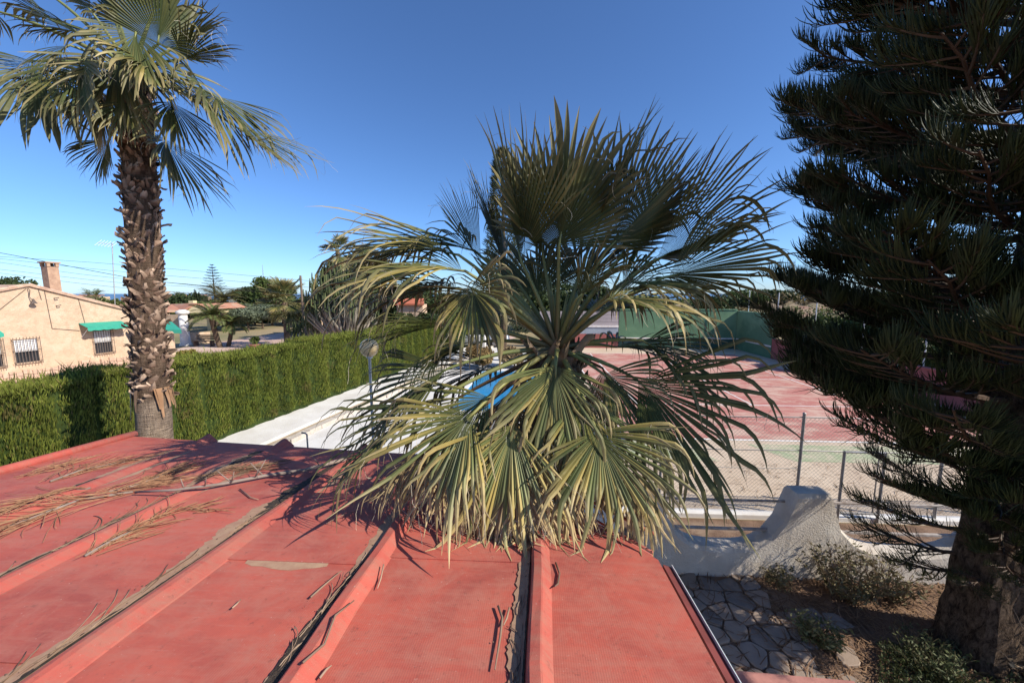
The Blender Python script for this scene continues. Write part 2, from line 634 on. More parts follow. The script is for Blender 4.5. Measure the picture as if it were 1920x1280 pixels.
# yard by the pine (soil), white pool terrace, court, villa plaza, field
sheet('yard', [FB(0.2, -3), FB(16, -3), FB(16, 6.94), FB(-2.2, 6.94)], 0.004, M['soil'], 'brown soil littered with pine needles')
deck = [FA(-10.0, 3.5), FA(-4.0, 5.0), FA(1.0, 7.5), FB(0.9, 7.2), FB(0.9, 27.0), FA(-10.0, 30.0)]
sheet('pool_terrace', deck, 0.006, M['terrace'], 'white rendered terrace round the pool')
CU0, CU1, CW0, CW1 = 1.0, 15.4, 6.95, 30.0
sheet('court_margin', [FB(CU0, CW0), FB(17.0, CW0), FB(17.0, CW1 + 0.4), FB(CU0, CW1 + 0.4)], 0.010, M['margin'], 'pale worn concrete round the sports court')
sheet('sports_court', [FB(2.6, 11.1), FB(14.0, 11.1), FB(14.0, 27.2), FB(2.6, 27.2)], 0.014, M['court'], 'worn red painted sports court surface')
# green band with a slanting end in front of the court
sheet('green_court_band', [FB(1.2, 9.5), FB(4.72, 9.5), FB(4.05, 10.95), FB(1.2, 10.95)], 0.014, M['green_paint'], 'faded green paint strip before the court')
sheet('green_court_band', [FB(6.6, 9.6), FB(13.5, 9.6), FB(13.5, 10.7), FB(6.0, 10.7)], 0.014, M['green_paint'], 'faded green paint patch right of the court gate')


def cline(u0, w0, u1, w1, wd=0.07):
    a, b = FB(u0, w0), FB(u1, w1)
    d = (b - a).normalized()
    n = V((-d.y, d.x, 0)) * wd / 2
    mbl.add([a - n + ZU * 0.0185, b - n + ZU * 0.0185, b + n + ZU * 0.0185, a + n + ZU * 0.0185], [(0, 1, 2, 3)])


mbl = MB()
cline(2.2, 11.0, 14.4, 11.0, 0.09)
for (a, b, c, d) in ((4.0, 11.1, 4.0, 27), (12.6, 11.1, 12.6, 27), (2.7, 11.1, 2.7, 27), (13.9, 11.1, 13.9, 27),
                     (4.0, 14.6, 12.6, 14.6), (2.7, 19.2, 13.9, 19.2), (4.0, 23.6, 12.6, 23.6), (8.3, 14.6, 8.3, 23.6), (2.7, 27.1, 13.9, 27.1)):
    cline(a, b, c, d, 0.06)
o = mbl.build('court_lines', M['line'])
tag(o, 'worn white lines painted on the red court', kind='structure')

sheet('villa_plaza', [FA(-30, 9), FA(-14.2, 9), FA(-10.5, 24), FA(-8.0, 37), FA(-16, 41), FA(-34, 36)], 0.005, M['pinkpave'], 'pinkish paved yard of the villa')
sheet('field', [FA(-36, 42), FA(-8, 38), FA(-6, 62), FA(-40, 62)], 0.005, M['drygrass'], 'dry grass field behind the villa')
# ------------------------------------------------------------------ red ribbed roof of the low building in front
ROOF0 = CZ - 1.65
RT_SL = math.tan(R_(6.2))
EAVE = [(-6.32, 5.5), (-1.85, 4.97), (-0.70, 4.90), (0.94, 2.62)]
W_BACK = -1.6


def roof_z(w):
    return ROOF0 - RT_SL * w


def eave_w(u):
    if u <= EAVE[0][0]:
        return EAVE[0][1]
    for (a, b), (c, d) in zip(EAVE, EAVE[1:]):
        if u <= c:
            return b + (d - b) * (u - a) / (c - a)
    return EAVE[-1][1]


def RP(u, w, h=0.0):
    p = FB(u, w)
    p.z = roof_z(w) + h
    return p


RIBS = [(0.005, 0.125), (-1.075, -1.15), (-2.27, -2.37), (-3.27, -3.65), (-4.28, -4.93)]   # u at w = 0 and at w = 5.3
RH = [0.9, 0.72, 0.50, 0.50, 0.50]      # how proud each rib stands
LEFT = (-5.75, -6.32)
RIGHT = (0.90, 0.945)


def rib_u(r, w):
    return r[0] + (r[1] - r[0]) * w / 5.3


def over_roof(p):
    u, w = invB(p)
    return W_BACK < w < eave_w(u) and rib_u(LEFT, w) < u < 0.95


def roof_floor(p, gap=0.012):
    """lift a point that would sink into the roof"""
    if over_roof(p):
        u, w = invB(p)
        z = roof_z(w) + gap
        for r, rh in zip(RIBS, RH):
            if abs(u - rib_u(r, w)) < 0.09:
                z += 0.09 * rh
        if p.z < z:
            return V((p.x, p.y, z))
    if p.z < 0.03:
        return V((p.x, p.y, 0.03))
    return p


shed = empty('outbuilding', FB(-2.5, 2, 0), 'low building with a red ribbed sheet roof in the foreground', 'building')
# roof panels between the ribs, each of two lapped sheets
bounds = [LEFT] + RIBS[::-1] + [RIGHT]
LAPS = [3.3, 2.75, 3.0, 1.55, 2.05, 1.2, 3.6]
for i in range(len(bounds) - 1):
    a, b = bounds[i], bounds[i + 1]
    lap = [1.5, 1.9, 1.55, 2.45, 2.55, 1.35][i]

    def outline(w0, w1):
        pl = []
        n = 10
        wa = eave_w(rib_u(a, 5)) if w1 is None else w1
        wb = eave_w(rib_u(b, 5)) if w1 is None else w1
        if i == len(bounds) - 2 and w1 is None:
            wb = eave_w(rib_u(b, 2.62))
            wa = eave_w(rib_u(a, 3.9))
        pts = [(rib_u(a, w0), w0), (rib_u(b, w0), w0)]
        ub, ua = rib_u(b, wb), rib_u(a, wa)
        pts.append((ub, wb))
        if w1 is None:
            for (eu, ew) in EAVE[::-1]:
                if ua + 0.02 < eu < ub - 0.02:
                    pts.append((eu, ew))
        pts.append((ua, wa))
        return pts

    for k, (w0, w1, h) in enumerate(((W_BACK, lap + 0.02, 0.0), (lap, None, 0.008))):
        pts = outline(w0, w1)
        mb = MB()
        mb.extrude([RP(u, w, h) for u, w in pts], (0, 0, -0.022))
        mb.build('roof_panel', M['roof'], shed)
    # dust gathered against the lap
    if i in (1, 2, 3, 5):
        rr = random.Random(40 + i)
        ua, ub = rib_u(a, lap), rib_u(b, lap)
        x0 = ua + (ub - ua) * (0.10 if i != 3 else 0.22)
        x1 = ua + (ub - ua) * (0.55 if i != 3 else 0.72)
        top = [(x0 + (x1 - x0) * q / 8, lap - 0.002) for q in range(9)]
        bot = [(x0 + (x1 - x0) * q / 8, lap - 0.002 - (0.10 if i == 3 else 0.06) * (0.35 + 0.65 * math.sin(math.pi * (q + 0.4) / 8.8)) * rr.uniform(0.6, 1.0)) for q in range(9)]
        mb = MB()
        vs = [RP(u, w, 0.0072) for u, w in top] + [RP(u, w, 0.0012) for u, w in bot]
        mb.add(vs, [(q, q + 9, q + 10, q + 1) for q in range(8)])
        mb.build('dust_patch', M['tan_dirt'], shed)

for r, rh in zip(RIBS, RH):
    wl = eave_w(rib_u(r, 4.9))
    if r is RIBS[0]:
        wl = eave_w(rib_u(r, 3.8))
    mb = MB()
    prof = [(-0.070, 0.0), (-0.056, 0.080), (-0.046, 0.088), (0.004, 0.092), (0.014, 0.086), (0.062, 0.022), (0.074, 0.004), (0.082, 0.0)]
    if rh < 0.6:
        prof = [(-0.070, 0.0), (-0.060, 0.05), (-0.046, 0.078), (-0.015, 0.092), (0.02, 0.084), (0.075, 0.040), (0.11, 0.012), (0.135, 0.0)]
    n = 22
    rr = random.Random(int(r[0] * 100))
    rows = []
    for k in range(n + 1):
        w = W_BACK + (wl + 0.07 - W_BACK) * k / n
        jj = 0.006 * math.sin(k * 1.7 + r[0] * 9) + rr.uniform(-0.003, 0.003)
        rows.append([RP(rib_u(r, w) + q[0] + jj, w, q[1] * (rh if w < wl - 0.25 else rh + (1.15 - rh) * min(1, (w - wl + 0.25) / 0.25)) * (1.0 + rr.uniform(-0.03, 0.03)) + (-0.01 if q[1] == 0 else 0)) for q in prof])
    vs = [q for row in rows for q in row]
    m_ = len(prof)
    fs = []
    for k in range(n):
        for j in range(m_ - 1):
            fs.append((k * m_ + j, k * m_ + j + 1, (k + 1) * m_ + j + 1, (k + 1) * m_ + j))
        fs.append((k * m_ + m_ - 1, k * m_, (k + 1) * m_, (k + 1) * m_ + m_ - 1))
    fs.append(tuple(range(m_)))
    fs.append(tuple(n * m_ + j for j in range(m_ - 1, -1, -1)))
    mb.add(vs, fs)
    mb.build('roof_rib', M['rib'], shed)

# raised edge on the left side of the roof
mb = MB()
pts = [RP(rib_u(LEFT, w), w, 0) for w in (W_BACK, 0.5, 2.5, 4.0, 5.56)]
mb.tube([p + V((0, 0, 0.03)) for p in pts], 0.055, 8)
mb.build('edge_roll', M['rib'], shed, True)
# right edge: dark fascia, then a thin pale drip edge
e0, e1 = RP(RIGHT[0], W_BACK), RP(RIGHT[1], 2.62)
off = FB(1, 0)
mb = MB()
mb.extrude([e0 + off * 0.004 + V((0, 0, -0.012)), e0 + off * 0.062 + V((0, 0, -0.03)), e0 + off * 0.062 + V((0, 0, -0.15)), e0 + off * 0.004 + V((0, 0, -0.15))], e1 - e0)
mb.build('fascia', M['fascia'], shed)
mb = MB()
mb.extrude([e0 + off * 0.065 + V((0, 0, -0.01)), e0 + off * 0.070 + V((0, 0, -0.01)), e0 + off * 0.070 + V((0, 0, -0.10)), e0 + off * 0.065 + V((0, 0, -0.10))], e1 - e0)
mb.build('drip_edge', M['white_metal'], shed)
# cut corner: two red rails below the edge
c0, c1 = RP(*EAVE[2]), RP(*EAVE[3])
cd = (c1 - c0).normalized()
cn = V((cd.y, -cd.x, 0)).normalized()
if cn.x < 0:
    cn = -cn
for k, (of, dz) in enumerate(((0.05, -0.03), (0.13, -0.06), (0.30, -0.02))):
    mb = MB()
    mb.tube([c0 + cn * of + V((0, 0, dz)), c0 + (c1 - c0) * (0.97 - 0.25 * of) + cn * of + V((0, 0, dz))], 0.012 if k < 2 else 0.016, 6)
    mb.build('edge_rail', M['rib'], shed, True)
# walls below, set back under the eaves
wp = [(-5.6, W_BACK), (0.66, W_BACK), (0.66, 2.35), (-0.85, 4.5), (-5.8, 5.05)]
mb = MB()
n = len(wp)
vs = [FB(u, w, -0.02) for u, w in wp] + [RP(u, w, -0.03) for u, w in wp]
mb.add(vs, [tuple(range(n)), tuple(range(2 * n - 1, n - 1, -1))] + [(i, (i + 1) % n, n + (i + 1) % n, n + i) for i in range(n)])
mb.build('wall', M['white_wall'], shed)

# mould and dirt lying along the foot of the ribs
for ri, r in enumerate(RIBS):
    rr = random.Random(90 + ri)
    wl = min(eave_w(rib_u(r, 4.9)), 5.0) - 0.1
    if ri == 0:
        wl = 3.5
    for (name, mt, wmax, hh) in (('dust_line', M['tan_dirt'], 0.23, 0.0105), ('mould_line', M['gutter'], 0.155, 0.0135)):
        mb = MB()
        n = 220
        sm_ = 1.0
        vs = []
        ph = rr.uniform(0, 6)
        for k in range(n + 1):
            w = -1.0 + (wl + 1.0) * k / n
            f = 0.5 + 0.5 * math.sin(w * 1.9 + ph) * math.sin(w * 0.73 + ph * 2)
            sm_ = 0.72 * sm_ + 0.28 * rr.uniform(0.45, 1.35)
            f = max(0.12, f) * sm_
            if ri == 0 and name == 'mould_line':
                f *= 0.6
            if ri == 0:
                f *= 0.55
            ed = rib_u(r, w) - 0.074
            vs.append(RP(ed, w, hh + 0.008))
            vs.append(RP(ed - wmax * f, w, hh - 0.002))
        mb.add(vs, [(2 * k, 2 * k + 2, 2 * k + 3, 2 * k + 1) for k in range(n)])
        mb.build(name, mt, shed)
    # a narrow dusty fringe on the sunny side
    mb = MB()
    n = 70
    vs = []
    ph = rr.uniform(0, 6)
    for k in range(n + 1):
        w = -1.0 + (wl + 1.0) * k / n
        f = max(0.0, math.sin(w * 2.3 + ph) * math.sin(w * 0.9 + ph)) * rr.uniform(0.5, 1.1)
        ed = rib_u(r, w) + (0.084 if RH[ri] > 0.6 else 0.134)
        vs.append(RP(ed - 0.012, w, 0.0098))
        vs.append(RP(ed - 0.012 + 0.10 * f, w, 0.0096))
    mb.add(vs, [(2 * k, 2 * k + 1, 2 * k + 3, 2 * k + 2) for k in range(n)])
    mb.build('dust_line', M['tan_dirt'], shed)

# ------------------------------------------------------------------ scalloped white garden wall with rails
WU = [1.66, 4.07, 6.95, 9.6]
WW = 5.63


def wall_h(u):
    best = None
    for p, q in zip(WU, WU[1:]):
        if p <= u <= q:
            d = min(u - p, q - u)
            half = (q - p) / 2
            if d < 0.27:
                return 1.31
            x = (d - 0.27) / (half - 0.27)
            s_ = 1 - x
            return 0.42 + 0.88 * (1 - math.sqrt(max(0, 1 - s_ ** 2.8)))
    return 1.3


gw = empty('garden_wall', FB(4.1, WW, 0), 'white scalloped garden wall with a thick pillar under the pine', 'wall')
rr = random.Random(3)
mb = MB()
us = []
for p, q in zip(WU, WU[1:]):
    k = 30
    for j in range(k):
        x = j / k
        us.append(p + (q - p) * (x - 0.09 * math.sin(4 * math.pi * x)))
us.append(WU[-1])
rows = []
for u in us:
    h = wall_h(u)
    th = 0.17
    jz = rr.uniform(-0.004, 0.004)
    rows.append([FB(u, WW - th - 0.03, 0), FB(u, WW - th, h - 0.05 + jz), FB(u, WW - th + 0.05, h + jz), FB(u, WW + th - 0.05, h + jz), FB(u, WW + th, h - 0.05 + jz), FB(u, WW + th + 0.03, 0)])
vs = [q for row in rows for q in row]
fs = []
for k in range(len(rows) - 1):
    for j in range(5):
        fs.append((k * 6 + j, k * 6 + 6 + j, k * 6 + 7 + j, k * 6 + j + 1))
fs.append((0, 1, 2, 3, 4, 5))
fs.append(tuple((len(rows) - 1) * 6 + j for j in (5, 4, 3, 2, 1, 0)))
mb.add(vs, fs)
mb.build('wall_body', M['old_white'], gw)
for p, q in zip(WU, WU[1:]):
    for h, rad in ((1.10, 0.022), (0.64, 0.028)):
        sp = 0.0 if h > 1 else 0.10
        mb = MB()
        mb.tube([FB(p + 0.2 + sp, WW + 0.03, h), FB((p + q) / 2, WW + 0.03, h - 0.006), FB(q - 0.2 - sp, WW + 0.03, h)], rad, 6)
        mb.build('rail', M['old_steel'], gw)

# white block standing behind the palm
mb = MB()
a = FB(1.12, 6.1)
mb.bbox(a + V((0, 0, 0.95)), (0.62, 0.42, 1.9), 0.03, Matrix.Rotation(-AZ_B, 3, 'Z'))
mb.box(a + V((0, 0.0, 1.93)), (0.74, 0.54, 0.06), Matrix.Rotation(-AZ_B, 3, 'Z'))
o = mb.build('gate_pillar', M['white_wall'])
tag(o, 'square white masonry pillar behind the middle palm', 'pillar')

# ------------------------------------------------------------------ chain link fence of the court
fence = empty('chain_link_fence', FB(5, 7.05, 0), 'chain link fence with grey posts along the near court edge', 'fence')
FWW = 7.05
F0, F1, FH = 1.05, 11.5, 1.97
mb = MB()
mb.bbox((FB(F0, FWW - 0.0) + FB(F1, FWW)) / 2 + V((0, 0, 0.04)), (F1 - F0, 0.18, 0.12), 0.015, Matrix.Rotation(-AZ_B, 3, 'Z'))
mb.build('kerb', M['white_wall'], fence)
for u in (1.1, 2.42, 4.93, 7.4, 9.4, 11.4):
    mb = MB()
    hh = FH + 0.06 if u > 3 else 1.42
    mb.tube([FB(u, FWW, 0.1), FB(u, FWW, hh)], 0.026, 8)
    mb.lathe(FB(u, FWW, hh), [(0.03, 0), (0.03, 0.012), (0.012, 0.03)], 8)
    mb.build('post', M['steel'], fence)
for h, rad in ((FH, 0.011), (1.34, 0.011), (0.99, 0.006)):
    for (a, b) in ((F0, 2.42), (2.42, 4.93), (4.93, 7.4), (7.4, F1)):
        if h < 1 and a > 3:
            continue
        mb = MB()
        mb.tube([FB(a, FWW, h), FB((a + b) / 2, FWW, h - 0.012), FB(b, FWW, h)], rad, 5)
        mb.build('rail', M['steel'], fence)
# woven wire: two families of slanting wires
mb = MB()
pitch = 0.075
z0 = 0.16
H = FH - z0
for fam in (1, -1):
    u = F0 - H
    while u < F1 + H:
        pa, pb = (u, z0), (u + H, FH)
        if fam < 0:
            pa, pb = (u + H, z0), (u, FH)
        # clip in u
        def at(t):
            return (pa[0] + (pb[0] - pa[0]) * t, pa[1] + (pb[1] - pa[1]) * t)
        t0, t1 = 0.0, 1.0
        if pa[0] < pb[0]:
            t0 = max(t0, (F0 - pa[0]) / H)
            t1 = min(t1, (F1 - pa[0]) / H)
        else:
            t0 = max(t0, (pa[0] - F1) / H)
            t1 = min(t1, (pa[0] - F0) / H)
        if t1 > t0:
            a, b = at(t0), at(t1)
            mb.tube([FB(a[0], FWW + 0.012 + 0.003 * fam, a[1]), FB(b[0], FWW + 0.012 + 0.003 * fam, b[1])], 0.0021, 3, cap=False)
        u += pitch
o = mb.build('wire_mesh', M['wire'], fence)
o['kind'] = 'stuff'
# gate frame in the fence
gate = empty('court_gate', FB(6.05, 6.93, 0), 'grey tubular court gate half hidden by pine twigs', 'gate')
for u in (5.62, 6.32):
    mb = MB()
    mb.tube([FB(u, FWW - 0.1, 0.03), FB(u, FWW - 0.1, 1.38)], 0.024, 8)
    mb.build('gate_post', M['steel'], gate)
for h in (1.37, 0.2):
    mb = MB()
    mb.tube([FB(5.62, FWW - 0.1, h), FB(6.32, FWW - 0.1, h)], 0.022, 8)
    mb.build('gate_rail', M['steel'], gate)
mb = MB()
mb.tube([FB(6.22, FWW - 0.1, 0.2), FB(6.22, FWW - 0.1, 1.37)], 0.012, 6)
mb.build('gate_bar', M['steel'], gate)

# ------------------------------------------------------------------ court walls
RB = Matrix.Rotation(-AZ_B, 3, 'Z')


def wall_box(name, u0, u1, w0, w1, z0, z1, mat, parent):
    mb = MB()
    mb.box((FB((u0 + u1) / 2, (w0 + w1) / 2, (z0 + z1) / 2)), (abs(u1 - u0), abs(w1 - w0), z1 - z0), RB)
    return mb.build(name, mat, parent)


bw = empty('court_end_wall', FB(11, 30.2, 0), 'tall green wall with a white line at the far court end', 'wall')
wall_box('wall_body', 6.6, 15.4, 30.0, 30.25, 0, 2.95, M['green_wall'], bw)
wall_box('net_line', 6.6, 15.3, 29.97, 29.997, 0.74, 0.84, M['line'], bw)
wall_box('coping', 6.55, 15.4, 29.96, 30.29, 2.952, 3.03, M['green_wall'], bw)
M['green_dark'] = mat_plain('dark_green_court_paint', (0.045, 0.10, 0.075), (0.035, 0.08, 0.06), 0.9, 0.85)
wall_box('lower_band', 6.6, 15.3, 29.975, 29.998, 0.02, 0.735, M['green_dark'], bw)
sw = empty('court_stand_wall', FB(3, 30.2, 0), 'banded grey and red wall left of the green court wall', 'wall')
wall_box('red_band', 0.5, 6.55, 29.9, 30.2, 0, 1.1, M['red_wall'], sw)
wall_box('blue_band', 0.5, 6.55, 29.95, 30.2, 1.103, 1.62, M['blue_grey'], sw)
wall_box('white_band', 0.5, 6.55, 29.9, 30.2, 1.623, 1.76, M['line'], sw)
for k in range(4):
    wall_box('grey_step', 0.5, 6.55, 29.98 + 0.02 * k, 30.3, 1.763 + 0.27 * k, 2.02 + 0.27 * k, M['grey_wall'], sw)
gs = empty('court_side_wall', FB(15.6, 28, 0), 'green side wall at the far right court corner', 'wall')
wall_box('wall_body', 15.42, 15.66, 25.6, 30.25, 0, 2.9, M['green_wall'], gs)
wall_box('side_line', 15.39, 15.417, 25.6, 29.9, 0.74, 0.84, M['line'], gs)
rw = empty('low_court_wall', FB(15.6, 18, 0), 'low dark red wall along the right side of the court', 'wall')
wall_box('wall_body', 15.42, 15.64, 9.0, 25.55, 0, 1.25, M['red_wall'], rw)
wall_box('coping', 15.38, 15.68, 9.0, 25.55, 1.252, 1.31, M['red_wall'], rw)
for k, (u, w, h) in enumerate(((15.75, 29.2, 4.3), (15.75, 25.8, 4.2), (15.75, 22.4, 4.1), (15.75, 19.2, 4.2), (15.75, 16.2, 4.1))):
    mb = MB()
    mb.tube([FB(u, w, 0.0), FB(u + 0.02, w, h)], 0.03, 7)
    mb.lathe(FB(u + 0.02, w, h), [(0.034, 0), (0.034, 0.02), (0.01, 0.05)], 7)
    o = mb.build('fence_post', M['white_metal'])
    tag(o, 'tall thin pale fence post behind the low court wall, %s' % ('farthest of the five', 'second farthest', 'middle of the five', 'second nearest', 'nearest of the five')[k], 'post', 'tall posts behind the low court wall')

# ------------------------------------------------------------------ pool, terrace edges, lamp
q = [V((-2.25, 13.3, 0)), V((1.6, 13.1, 0)), V((1.9, 20.3, 0)), V((-1.6, 20.4, 0))]
pool = empty('swimming_pool', V((-0.2, 16.8, 0)), 'blue swimming pool with white rim behind the middle palm', 'pool')
mb = MB()
mb.add([p + V((0, 0, 0.03)) for p in q], [(0, 1, 2, 3)])
mb.build('water', M['water'], pool)
mb = MB()
cen = sum(q, V()) / 4
for i in range(4):
    a, b = q[i], q[(i + 1) % 4]
    ao, bo = a + (a - cen).normalized() * 0.45, b + (b - cen).normalized() * 0.45
    mb.extrude([V((a.x, a.y, 0.012)), V((ao.x, ao.y, 0.012)), V((bo.x, bo.y, 0.012)), V((b.x, b.y, 0.012))][::-1], (0, 0, 0.07))
mb.build('rim', M['white_wall'], pool)

led = empty('hedge_ledge', FA(-9.6, 12, 0), 'long white ledge with a brown channel below the hedge', 'ledge')
mb = MB()
mb.extrude([FA(-10.35, 2.5, 0.0), FA(-9.0, 2.5, 0.0), FA(-9.0, 2.5, 0.16), FA(-10.35, 2.5, 0.18)], FA(0, 30))
mb.build('ledge_top', M['terrace'], led)
mb = MB()
mb.extrude([FA(-8.995, 2.5, 0.0), FA(-8.76, 2.5, 0.0), FA(-8.76, 2.5, 0.06), FA(-8.995, 2.5, 0.07)], FA(0, 30))
mb.build('channel', M['stain'], led)
rr = random.Random(11)
w = 2.5
while w < 32:
    L = rr.uniform(0.5, 1.1)
    mb = MB()
    mb.bbox(FA(-8.62 + rr.uniform(-0.015, 0.015), w + L / 2, 0.065 + rr.uniform(-0.006, 0.006)), (rr.uniform(0.20, 0.25), L - 0.015, 0.13), 0.02, Matrix.Rotation(-AZ_A + rr.uniform(-0.012, 0.012), 3, 'Z'))
    mb.build('coping_block', M['old_white'], led)
    w += L

lb = P(692, 652, 7.9)
lamp = empty('garden_lamp', (lb.x, lb.y, 0), 'white garden lamp post with a yellowed glass globe', 'lamp')
mb = MB()
mb.lathe((lb.x, lb.y, 0), [(0.10, 0), (0.10, 0.03), (0.045, 0.06), (0.038, 0.4), (0.03, 1.2), (0.028, lb.z - 0.22), (0.06, lb.z - 0.215), (0.065, lb.z - 0.17)], 12)
mb.build('post', M['white_metal'], lamp, True)
mb = MB()
mb.lathe((lb.x, lb.y, lb.z), [(0.19 * math.sin(R_(a)), -0.19 * math.cos(R_(a))) for a in range(12, 176, 12)], 18)
mb.build('globe', M['globe'], lamp, True)
# grey pipe standing on the terrace
pp = PZ(578, 852, 0.0)
mb = MB()
mb.tube([pp, pp + V((0, 0, 0.55)), pp + V((-0.06, 0.02, 0.58)), pp + V((-0.16, 0.05, 0.58))], 0.022, 8)
o = mb.build('water_pipe', M['steel'])
tag(o, 'short bent grey pipe standing on the white terrace', 'pipe')
# ------------------------------------------------------------------ fan palms
def lerp(a, b, t):
    return a + (b - a) * t


def lc(a, b, t):
    t = max(0.0, min(1.0, t))
    return (a[0] + (b[0] - a[0]) * t, a[1] + (b[1] - a[1]) * t, a[2] + (b[2] - a[2]) * t)


GREEN = (0.032, 0.050, 0.014)
OLIVE = (0.060, 0.066, 0.020)
LIME = (0.20, 0.225, 0.075)
YELL = (0.50, 0.37, 0.10)
STRAW = (0.58, 0.45, 0.23)
BROWN = (0.20, 0.125, 0.07)


def blade(mb, hub, d, n, R, rng, nseg=46, half=100, droop=0.3, yellow=0.2, kink=0.25, fuse=0.60, cup=0.22, dead=False, K=9, clamp=None, threads=10, mess=0.0):
    """one fan blade: pleated segments fused near the hub, free and drooping towards their tips"""
    d = d.normalized()
    n = (n - d * n.dot(d)).normalized()
    s = d.cross(n)
    half = R_(half)
    dth = 2 * half / nseg
    for i in range(nseg):
        th = -half + dth * (i + 0.5)
        ct, st = math.cos(th), math.sin(th)
        L = R * (0.60 + 0.40 * max(0.0, math.cos(th * 0.85))) * rng.uniform(0.80 - 0.2 * mess, 1.06 + 0.05 * mess)
        dr = (d * ct + s * st + n * cup * (abs(st) ** 1.2) * (1 if not dead else -0.6)).normalized()
        pos = hub + d * (0.16 * R * max(0.0, ct) * (1 - abs(th) / math.pi)) * 0.6
        nn = n.copy()
        u0 = (fuse + 0.06 * (1 - mess)) * rng.uniform(0.88, 1.12)
        dp = droop * rng.uniform(0.6, 1.5 + 1.2 * mess)
        kk = rng.random() < kink
        uk = rng.uniform(0.55, 0.85)
        yy = yellow * rng.uniform(0.1, 1.9)
        if dead:
            base_c = lc(BROWN, STRAW, 0.15 + rng.random() * 0.7)
            mid_c = lc(BROWN, STRAW, 0.3 + 0.7 * rng.random())
            tip_c = lc(BROWN, STRAW, 0.35 + 0.65 * rng.random())
        else:
            base_c = lc(GREEN, LIME, min(1, yy * 0.9))
            mid_c = lc(lc(GREEN, OLIVE, rng.random()), YELL if rng.random() < 0.5 else LIME, yy)
            tip_c = lc(OLIVE, STRAW, min(1.0, 0.15 + yy * 1.3))
        wmax = 2 * u0 * L * math.tan(dth / 2) * 1.04
        step = L / K
        rows = []
        cols = []
        twist = rng.uniform(-1.3, 1.3)
        js, jn = rng.gauss(0, 0.07 + 0.13 * mess), rng.gauss(0, 0.06 + 0.12 * mess)
        for k in range(K + 1):
            u = k / K
            if u > u0 and k <= K - 1:
                dr = (dr + s * js + n * jn).normalized()
                js *= 0.6
                jn *= 0.6
            t_ = dr.cross(nn)
            t_ = t_.normalized() if t_.length > 1e-6 else s
            w = 2 * u * L * math.tan(dth / 2) * 1.04 if u < u0 else wmax * (1 - ((u - u0) / (1 - u0)) ** 1.9) * 0.97
            w = max(w, 0.0025)
            if u > u0:
                a = twist * (u - u0)
                t2 = t_ * math.cos(a) + nn * math.sin(a)
            else:
                t2 = t_
            fold = 0.30 * w if u < u0 else 0.22 * w
            p = pos
            rows.append((p - t2 * w / 2, p + nn * fold * (1 if i % 2 else 1), p + t2 * w / 2))
            c = lc(base_c, mid_c, u / 0.55) if u < 0.55 else lc(mid_c, tip_c, (u - 0.55) / 0.4)
            cols.extend([c, lc(c, LIME if not dead else STRAW, 0.16), c])
            # bend under its weight
            g = dp * (0.12 + max(0.0, (u - u0)) * 2.3) * (1.0 / K) * 3.2
            if kk and u >= uk:
                g += 0.55
            dr = (dr + V((0, 0, -1)) * g)
            dr = dr.normalized()
            nn = (nn - dr * nn.dot(dr))
            nn = nn.normalized() if nn.length > 1e-5 else dr.orthogonal().normalized()
            q = pos + dr * step
            if clamp:
                q2 = clamp(q)
                if q2 is not q:
                    dr = (q2 - pos)
                    dr = dr.normalized() if dr.length > 1e-6 else V((0, -1, 0))
                    nn = (ZU - dr * ZU.dot(dr))
                    nn = nn.normalized() if nn.length > 1e-5 else dr.orthogonal().normalized()
                    q = q2
            pos = q
        vs = [x for row in rows for x in row]
        fs = []
        for k in range(K):
            b = 3 * k
            fs.append((b, b + 1, b + 4, b + 3))
            fs.append((b + 1, b + 2, b + 5, b + 4))
        mb.add(vs, fs, cols)
        # pale threads hanging from the splits
        if threads and rng.random() < threads / nseg:
            q = rows[int(K * rng.uniform(0.5, 0.95))][0]
            dd = (dr + V((rng.uniform(-1, 1), rng.uniform(-1, 1), rng.uniform(-0.8, 0.6)))).normalized()
            pts = [q]
            for k in range(6):
                dd = (dd + V((rng.uniform(-.5, .5), rng.uniform(-.5, .5), rng.uniform(-.7, .3)))).normalized()
                pts.append(pts[-1] + dd * rng.uniform(0.03, 0.06))
            mb.tube(pts, 0.0016, 3, col=(0.55, 0.48, 0.36), cap=False)


def adaxial(d, out):
    """upper side of a leaf that leaves the crown towards `out` and points along d"""
    n = ZU * d.dot(out) - out * d.dot(ZU)
    n = n - d * n.dot(d)
    if n.length < 1e-4:
        n = -out
    return n.normalized()


